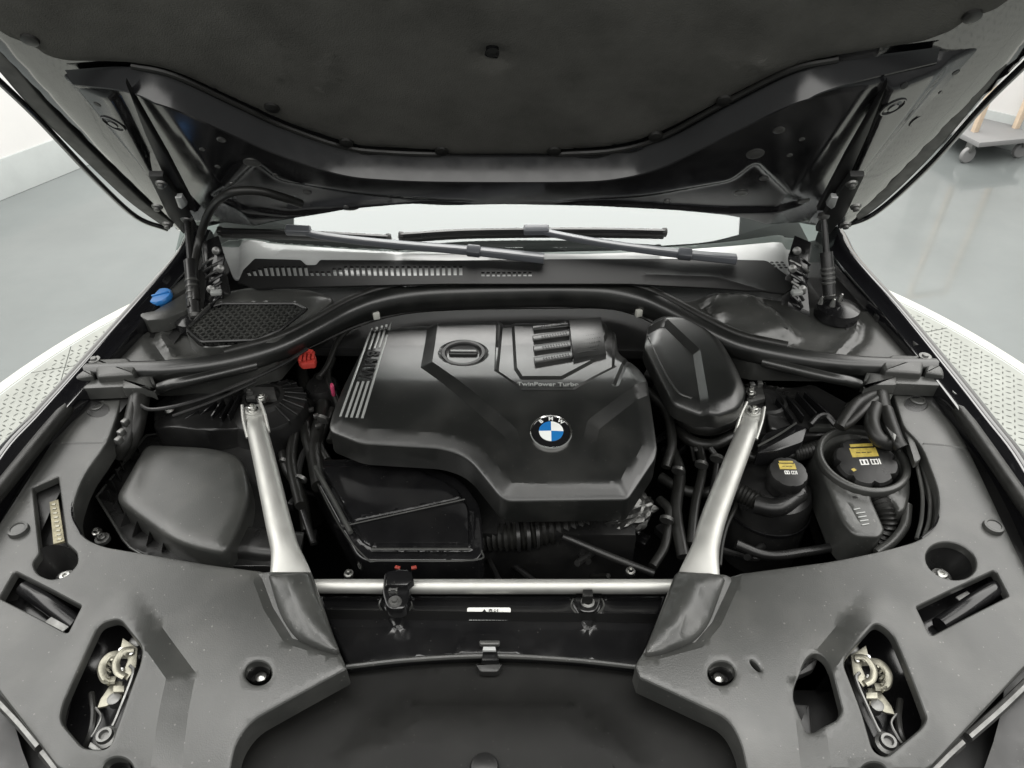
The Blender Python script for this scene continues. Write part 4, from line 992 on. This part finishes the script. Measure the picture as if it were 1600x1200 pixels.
# wiring beside the right cover
tube('wiring_loom', 'black_rubber', car, L3([(1372,612,.92),(1340,630,.92),(1322,652,.91),(1312,668,.9)], .9), .011, 12)
tube('wiring_loom', 'black_rubber', car, L3([(1376,618,.92),(1350,640,.92),(1330,658,.91),(1316,668,.9)], .9), .008, 12)
tube('wiring_loom', 'black_rubber', car, L3([(1368,635,.92),(1362,660,.915),(1372,685,.905),(1392,694,.895)], .9), .013, 12)
tube('wiring_loom', 'black_rubber', car, L3([(1384,640,.92),(1392,664,.915),(1402,690,.905),(1408,700,.9)], .9), .012, 12)
slabpx('loom_plate', 'dull_steel', car, FZ(.918), [(1374,636,2),(1390,632,2),(1404,668,2),(1398,690,2),(1385,668,2)], .003, bev=.001, r=2)
slabpx('loom_shelf', 'grained_plastic', car, FZ(.87), [(1266,660),(1352,664),(1356,670),(1266,668)], .01, bev=.003)
tube('loom_arch', 'dark_plastic', car, L3([(1266,664,.88),(1278,652,.885),(1292,650,.885),(1306,664,.88)], .88), .006, 8)
slabpx('loom_guard', 'grained_plastic', car, FZ(.905), [(1411,668,3),(1424,672,3),(1440,716,3),(1430,724,3)], .012, bev=.003, r=2)
for a in ([(1432,724),(1441,770),(1440,810),(1432,842)], [(1440,724),(1452,770),(1452,810),(1444,838)]):
    tube('wall_highlight', 'grained_plastic', car, L3(a, .885), .003, 8)  # pale tubes stand in for highlight curves on the inner wall
tube('cover_lip', 'gloss_plastic', car, L3([(1400,620),(1416,664),(1444,698),(1470,765),(1464,818),(1440,842)], .902), .003, 8)
# wiring beside the left cover
tube('wiring_loom', 'black_rubber', car, L3([(212,622,.92),(206,650,.91),(196,690,.885),(184,712,.86)], .9), .012, 12)
for x, y in ((196,660),(190,676),(186,688)): box('loom_tab', 'dull_steel', car, W(x, y, .915), (.010,.012,.012), ref=(1,-.4,0), bev=.002)
tube('brake_pipe', 'dark_plastic', car, L3([(218,632,.92),(240,640,.925),(300,628,.93),(380,598,.93),(440,570,.935),(480,545,.94)], .93), .0035, 8)
tube('brake_pipe', 'dark_plastic', car, L3([(270,650,.9),(330,628,.905),(400,596,.91)], .93), .003, 8)

# ---- left of the engine: red terminal, hoses, firewall parts
rd = lab(slabpx('terminal_cap', 'red_plastic', car, FZ(.918), [(464,561,3),(471,551,3),(487,547,3),(494,556,3),(492,567,3),(471,569,3)], .012, bev=.003, r=3), 'red battery terminal cap at the left of the engine')
for i in range(4): box('cap_ridge', 'red_plastic', rd, W(470+i*6.5, 560-i*1.5, .921), (.005,.022,.006), ref=(1,.15,0), bev=.001)
box('cap_tongue', 'red_plastic', rd, W(482, 549, .925), (.02,.008,.008), ref=(1,-.3,0), bev=.002)
box('pink_plug', 'pink_plastic', car, W(520,609,.86), (.008,.016,.026), ref=(1,.3,0), bev=.004)
for pts, r in (([(470,575),(480,620),(478,670),(490,720)], .012), ([(500,590),(505,640),(492,700),(500,760)], .015), ([(455,600),(462,660),(455,720),(470,790)], .010), ([(520,640),(500,690),(512,720)], .008)):
    tube('bay_hose', 'black_rubber', car, L3(pts, .82), r, 12)
lathe('brake_reservoir', 'dark_plastic', car, W(502,600,.845), [(.035,-.12),(.035,-.01),(.03,.0),(.0001,.004)], seg=28)
for x, y in ((494,650),(497,666),(486,640)): box('plug_clip', 'dull_steel', car, W(x, y, .84), (.010,.008,.008), ref=(1,.5,0), bev=.0015)
for pts, r, m_ in (([(440,690,.80),(448,730,.79),(470,770,.78),(480,830,.76)], .010, 'black_rubber'), ([(520,560,.86),(512,590,.85),(530,640,.83),(515,690,.82)], .007, 'black_rubber'), ([(486,690,.82),(470,720,.82),(466,770,.81),(490,850,.78)], .006, 'dark_plastic'),
        ([(1048,700,.82),(1062,740,.81),(1056,800,.80),(1068,870,.78)], .011, 'black_rubber'), ([(1090,690,.83),(1098,730,.82),(1086,790,.81),(1080,850,.79)], .008, 'black_rubber'), ([(1030,780,.80),(1046,800,.80),(1040,850,.78),(1020,885,.77)], .008, 'black_rubber'),
        ([(1110,700,.84),(1120,720,.83),(1112,770,.82),(1104,800,.81)], .005, 'dark_plastic'), ([(1010,610,.88),(1040,640,.87),(1050,690,.85),(1040,730,.83)], .009, 'black_rubber'), ([(560,500,.90),(530,530,.89),(512,570,.88),(498,590,.88)], .006, 'black_rubber'), ([(1150,850,.80),(1200,868,.79),(1260,862,.79),(1330,850,.79)], .008, 'dark_plastic')):
    tube('bay_hose', m_, car, L3(pts, .8), r, 12)
for x, y, z in ((446,722,.80),(470,748,.82),(1060,735,.83),(1096,726,.84),(1042,812,.815),(505,655,.85),(1120,716,.85)):
    lathe('hose_clip', 'dull_steel', car, W(x, y, z), [(.011,-.003),(.012,-.003),(.012,.003),(.011,.003),(.0001,.003)], (.3,.9,.3), 14)
for k in range(26):                                    # small brackets, plugs and lines down in the bay
    zone = random.choice(((430,700,500,880),(1035,640,1110,880),(770,840,1060,890),(1140,830,1330,880)))
    x, y = random.uniform(zone[0], zone[2]), random.uniform(zone[1], zone[3]); z = random.uniform(.66, .76)
    if k % 2: box('bay_plug', random.choice(('dark_plastic','gloss_plastic','dull_steel')), car, W(x, y, z), tuple(random.uniform(.008, .03) for _ in range(3)), ref=(1,random.uniform(-1,1),0), bev=.002)
    else: tube('bay_line', random.choice(('black_rubber','dark_plastic')), car, [W(x+random.uniform(-50,50), y+random.uniform(-35,35), z+random.uniform(-.04,.04)) for _ in range(4)], random.uniform(.003,.009), 8)

# ================================================================== SCUTTLE, WINDSCREEN, WIPERS
FW = Frame((0,1.462,1.012), (1,0,0), (0,math.cos(R(28)),math.sin(R(28))))
gm = bpy.data.materials.new('windscreen_glass'); gm.use_nodes = True; nt = gm.node_tree; nt.nodes.clear()
mo = nt.nodes.new('ShaderNodeOutputMaterial'); mx = nt.nodes.new('ShaderNodeMixShader'); gl = nt.nodes.new('ShaderNodeBsdfGlossy'); tr_ = nt.nodes.new('ShaderNodeBsdfTransparent'); fn = nt.nodes.new('ShaderNodeFresnel')
gl.inputs['Roughness'].default_value = .02; gl.inputs['Color'].default_value = (.95,1,1,1); tr_.inputs[0].default_value = (.55,.6,.58,1); fn.inputs[0].default_value = 1.9
nt.links.new(fn.outputs[0], mx.inputs[0]); nt.links.new(tr_.outputs[0], mx.inputs[1]); nt.links.new(gl.outputs[0], mx.inputs[2]); nt.links.new(mx.outputs[0], mo.inputs[0])
def uvsheet(name, m, parent, fr, u0, u1, v0, v1, fnw, nu=40, nv=16, thick=.006):
    bm = bmesh.new(); V = [[bm.verts.new(fr.P(u0+(u1-u0)*i/nu, v0+(v1-v0)*j/nv, fnw(u0+(u1-u0)*i/nu, v0+(v1-v0)*j/nv))) for i in range(nu+1)] for j in range(nv+1)]
    for j in range(nv):
        for i in range(nu): bm.faces.new((V[j][i], V[j][i+1], V[j+1][i+1], V[j+1][i]))
    return finish(name, bm, m, parent, 40, recalc=False)
ws = lab(uvsheet('windscreen', None, car, FW, -.74, .76, -.05, .95, lambda u, v: -.06*u*u), 'windscreen reflecting the bright ceiling behind the wipers'); ws.data.materials.append(gm)
slab('dashboard', 'bay_black', car, [(-.7,1.50,.95),(.72,1.50,.95),(.72,2.3,1.02),(-.7,2.3,1.02)], .05, bev=.01)
# light grey scuttle panel under the glass
FS = FZ(.985, .10, y0=1.4)
sp = panel('scuttle_panel', 'cowl_grey', car, FS, fillet([(340,376,4),(356,368,4),(450,378,30),(600,388,40),(790,394,40),(980,390,40),(1130,378,30),(1228,364,4),(1248,366,4),(1246,426,5),(1200,428),(1000,430),(800,434),(560,434),(380,434),(362,428,6),(352,400,10)]), [],
    [('line', [(440,392),(600,398),(760,400)], .006, .012), ('line', [(420,378),(500,384),(640,392)], -.004, .006), ('raise', [(300,350),(380,350),(376,460),(300,460)], -.010, .010), ('raise', [(1220,350),(1300,350),(1300,460),(1228,460)], -.010, .010)], step=.016, er=.004, skirt=.002)
lab(sp, 'light grey scuttle panel at the foot of the windscreen')
FG = FZ(.990, .10, y0=1.4)
slots = []
for i in range(38):
    x = 388+i*8.9; top, bot = 416, 431-max(0, i-26)*.1
    if i < 4: top = 424-i*2.4
    if 11 <= i <= 14: top = 424
    if 15 <= i <= 16: top = 419
    sl = -3.5*(1-i/38)
    slots.append([(x+sl, top), (x+5+sl, top), (x+5.2, bot), (x+.2, bot)])
for i in range(10): slots.append([(752+i*8.2, 425), (757+i*8.2, 425), (757+i*8.2, 431.5), (752+i*8.2, 431.5)])
sg_out = [(372,440),(380,422),(398,404,3),(470,406,3),(478,414,3),(494,414,3),(500,406,3),(700,407),(860,405),(1090,404),(1198,407,6),(1232,432,6),(1240,448),(1226,458),(1120,450),(980,443),(700,443),(560,446),(400,450)]
sg = panel('scuttle_grille', 'grille_black', car, FG, fillet(sg_out), slots, [('line', [(1010,430),(1120,434),(1215,462)], .004, .006)], step=.018, er=0, skirt=.004)
lab(sg, 'black slotted scuttle grille in front of the windscreen')
for k in range(9): lathe('drain_hole', 'black_print', sg, FG.hit(1206+(k % 3)*8+(k//3)*3, 410+(k//3)*4, .0005), [(.004,0),(.003,.0008),(.0001,.0008)], seg=10)
# wipers
def wiper(blade, joint, arm, txt):
    B = [FW.hit(*p, .024) for p in blade]
    o = lab(sweep('wiper', 'wiper_grey', car, [FW.hit(*p, .032) for p in arm], rrect(.0095,.006,.003), smooth=5, scale=lambda t: (.7+.55*t, .8+.6*t)), txt)
    sweep('wiper_blade', 'dark_plastic', o, B, [(.007,-.003),(.0065,.004),(.002,.009),(-.004,.007),(-.007,-.002)], smooth=5, up=FW.N)
    sweep('wiper_rubber', 'black_rubber', o, [p-FW.N*.009-FW.V*.004 for p in B], rrect(.004,.006,.001), smooth=5, up=FW.N)
    for p in (B[0], B[-1]): box('blade_end', 'black_rubber', o, p, (.012,.016,.016), FW.N, bev=.003)
    j = FW.hit(*joint, .034); box('blade_joint', 'wiper_grey', o, j, (.055,.020,.018), FW.N, ref=B[-1]-B[0], bev=.004, seg=3)
    k = FW.hit(*arm[-2], .036); box('arm_knuckle', 'wiper_grey', o, k, (.03,.022,.020), FW.N, ref=FW.hit(*arm[-1])-FW.hit(*arm[-2]), bev=.004)
    return o
wiper([(344,361),(470,365),(607,372)], (466,360), [(462,357),(500,368),(600,380),(740,392),(850,404)], 'left wiper with a grey arm on the windscreen')
wiper([(627,369),(720,363),(840,361),(940,361),(1038,363)], (838,359), [(832,356),(868,366),(960,383),(1070,397),(1150,405)], 'right wiper with a grey arm on the windscreen')

# ================================================================== BONNET
HA = R(52)
FHd = Frame((0,1.475,1.055), (1,0,0), (0,-math.cos(HA),math.sin(HA)))
def hp(x, y, w=0): return FHd.hit(x, y, w)
hood_in = [(292,360,6),(345,348,10),(430,327,20),(520,312,30),(650,302,30),(790,299,30),(930,302,30),(1060,309,30),(1150,318,30),(1245,346,10),(1300,356,6),(1350,336,20),(1440,256,30),(1530,155,40),(1600,88,30),(1675,20,40),(1800,-90),(1500,-60),(800,0),(100,-50),(-240,-80),(-100,40,40),(0,125,30),(66,188,30),(150,274,30),(225,338,20)]
FHin = FHd
inner = panel('bonnet', 'inner_paint', car, FHin, fillet(hood_in), [],
    [('raise', [(-900,-900),(-200,40),(40,95),(100,106),(205,106),(272,120),(380,170),(450,202),(540,232),(610,239),(700,242),(880,242),(960,237),(1030,218),(1130,165),(1235,112),(1310,95),(1470,72),(1560,52),(1800,20),(2500,-900),(2500,700),(800,600),(-900,700)], .030, .032),
     ('raise', [(-900,-900),(-200,40),(40,95),(98,112),(186,130),(204,170),(250,285),(290,345),(290,500),(-900,500)], .018, .014),
     ('raise', [(2500,-900),(1800,20),(1560,60),(1478,84),(1374,104),(1352,180),(1318,280),(1306,345),(1306,500),(2500,500)], .018, .014),
     ('raise', [(96,112),(118,132),(240,292),(300,380),(300,500),(-900,500),(-900,-200),(40,100)], -.008, .009),
     ('raise', [(1474,82),(1462,112),(1350,262),(1300,360),(1300,500),(2500,500),(2500,-200),(1560,60)], -.008, .009),
     ('fn', lambda P: -.32*np.clip(np.abs(P[:,0]-.01)-.56, 0, 1)),
     ('raise', fillet([(440,262),(560,283,30),(700,294),(880,294),(1010,286,30),(1140,262),(1180,230),(1260,310),(1130,312),(790,294),(450,318),(330,300),(400,230)], 10), -.008, .008)],
    step=.0062, er=.003, skirt=.0, angle=60, relax=2, fs=False)
lab(inner, 'raised bonnet seen from below with dark felt liner and gloss black frame')
skin_out = [(276,368,6),(345,352,10),(430,329,20),(520,313,30),(650,303,30),(790,300,30),(930,303,30),(1060,310,30),(1150,319,30),(1245,350,10),(1308,361,6),(1362,342,20),(1452,266,30),(1545,165,40),(1600,112,30),(1690,30,40),(1930,-180,60),(2240,-500,60),(2540,-1110,100),(701,-1520,300),(-1040,-1080,100),(-680,-470,60),(-360,-160,60),(-120,40,40),(0,140,30),(60,196,30),(145,285,30),(212,346,20)]
panel('bonnet_skin', 'black_paint', inner, Frame(FHd.o-FHd.N*.006, FHd.U, FHd.V), fillet(skin_out), [], [('fn', lambda P: -.5*np.clip(np.abs(P[:,0]-.01)-.77, 0, 1))], step=.03, er=.010, skirt=.012, angle=50)
# rubber seal along each flank
for pts in ([(-330,-190),(-100,-8),(0,86),(62,158),(140,238),(210,306),(262,345)], [(1905,-220),(1670,-25),(1590,50),(1520,140),(1440,238),(1370,308),(1318,348)]):
    sweep('bonnet_seal', 'black_rubber', inner, [hp(x, y, -.021) for x, y in pts], rrect(.019,.010,.006), smooth=6, up=FHd.N)
for pts in ([(-340,-165),(-105,32),(0,128),(62,188),(145,276),(212,338),(262,358)], [(1915,-195),(1685,18),(1600,102),(1536,165),(1448,262),(1366,334),(1312,354)]):
    tube('bonnet_edge_trim', 'black_paint', inner, [hp(x, y, -.012) for x, y in pts], .006, 10)
# felt liner
FL = Frame(FHd.o+FHd.N*.006, FHd.U, FHd.V)
lin_out = [(-900,-1000),(-300,-110),(-60,10),(10,62,20),(48,74,16),(72,92,16),(110,100),(205,101,30),(272,114,30),(380,164),(450,196,30),(540,226,40),(570,232),(690,238),(694,244),(862,244),(868,238),(960,232,30),(1030,213,40),(1130,160),(1235,107,40),(1310,90,30),(1440,70),(1490,52,16),(1510,36,14),(1560,18),(1640,-40),(1880,-230),(2450,-1050),(701,-1400)]
ln = panel('felt_liner', 'felt', inner, FL, fillet(lin_out), [ellipse(769,79,9,5,0,14)],
    [('raise', ellipse(769,88,34,22), -.010, .035), ('raise', ellipse(440,95,26,48,-24), .006, .05), ('raise', ellipse(512,112,24,40,10), .006, .045), ('raise', ellipse(1128,92,18,44,-30), .006, .04), ('raise', ellipse(1184,100,30,18), .005, .035), ('edge', .012, .006, 2),
     ('fn', lambda P: .0004*np.sin(P[:,0]*41+P[:,2]*23)*np.sin(P[:,2]*37-P[:,0]*11))], step=.013, er=.004, skirt=.012, angle=50)
lathe('liner_clip', 'black_rubber', inner, hp(770,79,-.004), [(.013,-.004),(.013,.002),(.008,.006),(.0001,.007)], FHd.N, 20)
for x, y in ((690,236),(866,236),(541,223),(1024,213),(425,168),(1131,157),(47,62),(1519,25)):
    lathe('liner_clip', 'black_rubber', inner, hp(x, y, .007), [(.013,-.004),(.012,.003),(.006,.005),(.0001,.005)], FHd.N, 18)
tube('liner_edge_line', 'black_rubber', inner, [hp(x, y, .004) for x, y in ((205,103),(272,118),(380,168),(450,200),(540,230),(610,238),(690,241))], .005, 8)
tube('liner_edge_line', 'black_rubber', inner, [hp(x, y, .006) for x, y in ((868,241),(960,235),(1030,216),(1130,162),(1235,110),(1310,93))], .005, 8)
sweep('frame_strip', 'inner_paint', inner, [hp(x, y) for x, y in ((104,112),(200,107),(272,121),(380,171),(450,203),(540,233),(610,241),(700,244),(880,244),(960,239),(1030,219),(1130,166),(1235,113),(1310,97),(1468,76))],
    [(-.004,0),(.0,.005),(.016,.044),(.0185,.0455),(.040,.024)], up=FHd.N, smooth=10, closed_prof=False, angle=22, scale=lambda t: (1, min(1, .25+t/.16, .25+(1-t)/.16)))
# plugs, holes and screws on the frame
for x, y in ((177,193),(140,210),(1395,167),(1440,186)):
    k, nn_ = surf(inner, x, y, -.001, None, True); lathe('bonnet_bolt', 'inner_paint', inner, k, [(.014,-.004),(.014,.001),(.009,.002),(.008,.004),(.0001,.004)], nn_, 18)
    lathe('stamped_ring', 'inner_paint', inner, k, [(.0215,-.003),(.0215,.0012),(.020,.003),(.018,.003),(.0165,.0005)], nn_, 28, capped=False)
    lathe('ring_shadow_gap', 'black_print', inner, k, [(.0166,-.002),(.0166,.0009),(.0141,.0009)], nn_, 28, capped=False)
for x, y, r in ((394,254,.016),(346,218,.008),(1180,240,.016),(1217,203,.010),(340,260,.005),(316,233,.005),(1253,217,.005),(1234,242,.005),(362,286,.005),(1194,278,.009),(1158,301,.013),(480,300,.009),(1256,314,.012),(430,273,.005)):
    (lambda q: lathe('frame_plug', 'dull_steel', inner, q[0], [(r,-.004),(r,.001),(r*.7,.002),(r*.5,.0014),(.0001,.0014)], q[1], 16))(surf(inner, x, y, 0, None, True))
for x, y in ((79,142),(104,171),(170,241),(210,282),(152,163),(1494,113),(1472,143),(1412,217),(1375,262),(1413,134)):
    (lambda q: lathe('frame_hole', 'black_print', inner, q[0], [(.006,-.003),(.006,.0008),(.0001,.0010)], q[1], 12))(surf(inner, x, y, 0, None, True))
for i in range(14):
    for sx in (0, 1):
        t = i/13; x, y = (118+t*110, 190+t*120) if sx == 0 else (1470-t*108, 165+t*120)
        x += random.uniform(-9, 9); y += random.uniform(-6, 6)
        q = surf(inner, x, y, 0, None, True)
        if q: lathe('weld_spot', 'inner_paint', inner, q[0], [(.005,-.002),(.0045,.0003),(.002,.0007),(.0001,.0008)], q[1], 10)
for x, y in ((541,318),(786,303),(1042,309)):
    c = hp(x, y-2, .012)
    k = lathe('rear_buffer', 'black_rubber', inner, c, [(.034,-.012),(.034,-.002),(.030,.004),(.018,.008),(.0001,.009)], FHd.N, 24)
    lathe('buffer_screw', 'dull_steel', inner, c+FHd.N*.008, [(.007,0),(.006,.004),(.0001,.004)], FHd.N, 12)
for x in (658, 915): lathe('rear_buffer', 'black_rubber', inner, hp(x, 303, .006), [(.012,-.006),(.012,.004),(.0001,.006)], FHd.N, 14)
# black hinges bolted to the bonnet and gas struts
def hinge(s):
    q = (lambda x: x) if s < 0 else (lambda x: 1583-x)
    o = slab('bonnet_hinge', 'bay_black', car, [hp(q(x), y, .052) for x, y in ((232,276),(254,276),(292,330),(308,362),(286,366),(262,338))], .012, -FHd.N, bev=.003)
    slab('hinge_shade_band', 'bay_black', o, [hp(q(x), y, .038) for x, y in ((196,132),(212,160),(262,246),(306,330),(280,330),(226,210))], .012, -FHd.N, bev=.003)  # black slab stands in for the dark opening and its shade
    slab('hinge_stop', 'cowl_grey', o, [hp(q(x), y, .056) for x, y in ((273,310),(284,309),(292,322),(284,328),(278,324))], .01, -FHd.N, bev=.003)
    for x, y in ((252,286),(246,322),(262,350)): lathe('hinge_bolt', 'dull_steel', o, hp(q(x), y, .053), [(.011,0),(.010,.004),(.006,.005),(.006,.010),(.0001,.011)], FHd.N, 14)
    P = lambda x, y, z: W(q(x), y, z)
    slab('hinge_plate', 'gloss_plastic', o, [P(316,378,1.03), P(342,366,1.05), P(352,400,1.02), P(344,440,.99), P(352,470,.965), P(318,486,.955), P(322,430,.99)], .012, (0,-.5,-.5), bev=.002)
    slab('hinge_plate', 'dark_plastic', o, [P(330,410,1.015), P(356,432,.985), P(362,462,.965), P(340,452,.975), P(326,440,.99)], .02, (0,-.5,-.5), bev=.002)
    for i in range(7):
        y = 400+i*11; a, b = P(318+i*2, y+14, 1.0-.006*i), P(350-i, y-4, 1.02-.006*i)
        tube('hinge_link', random.choice(('gloss_plastic','dull_steel','dark_plastic')), o, [a, (a+b)/2+Vector((0,-.006,.004)), b], .0035, 8, 3)
    for x, y, z in ((338,392,1.03),(330,452,.99),(345,420,1.01)): lathe('hinge_bolt', 'dull_steel', o, P(x, y, z), [(.009,0),(.008,.004),(.005,.005),(.0001,.008)], (0,-.8,.5), 14)
    box('hinge_tag', 'stripe_grey', o, P(338,457,.99), (.022,.014,.010), ref=(1,.2,.2), bev=.003)
    return o
lab(hinge(-1), 'black bonnet hinge above the air intake mesh on the left'); lab(hinge(1), 'black bonnet hinge at the right end of the scuttle')
def gas_strut(a, b, txt):
    d = (b-a); m1 = a+d*.55
    o = lab(tube('gas_strut', 'dark_plastic', car, [a, m1], .0125, 16, 1), txt)
    tube('piston_rod', 'dark_plastic', o, [m1, b], .006, 12, 1)
    for t in (.16, .22, .28, .34): lathe('strut_band', 'grained_plastic', o, a+d*t, [(.0125,-.003),(.0138,-.002),(.0138,.002),(.0125,.003)], d, 18, capped=False)
    for p in (a, b): lathe('ball_joint', 'dull_steel', o, p-d.normalized()*.008, [(.0001,0),(.009,.002),(.013,.008),(.009,.016),(.0001,.018)], d, 16)
gas_strut(W(304,492,.955), hp(292,342,.05), 'gas strut of the left bonnet hinge'); gas_strut(W(1296,462,.965), hp(1287,338,.05), 'gas strut of the right bonnet hinge')
tube('washer_hose', 'black_rubber', car, [W(306,470,.975), W(303,420,1.01), W(312,372,1.05), hp(330,326,.06), hp(358,302,.065), hp(400,298,.06), hp(440,308,.055), hp(470,318,.045)], .0085, 12)
tube('bay_cable', 'black_rubber', car, [W(296,480,.97), W(295,430,1.0), W(298,380,1.04), hp(300,345,.05)], .005, 8)
lathe('strut_foot', 'gloss_plastic', car, W(300,496,.945), [(.035,-.02),(.034,0),(.02,.006),(.0001,.007)], seg=24); lathe('strut_foot', 'gloss_plastic', car, W(1310,480,.948), [(.045,-.02),(.042,0),(.02,.006),(.0001,.007)], seg=24)
for x, y in ((1281,474),(1300,478),(1312,470)): lathe('foot_bolt', 'steel', car, W(x, y, .962), [(.006,0),(.005,.006),(.003,.016),(.0001,.017)], seg=12)
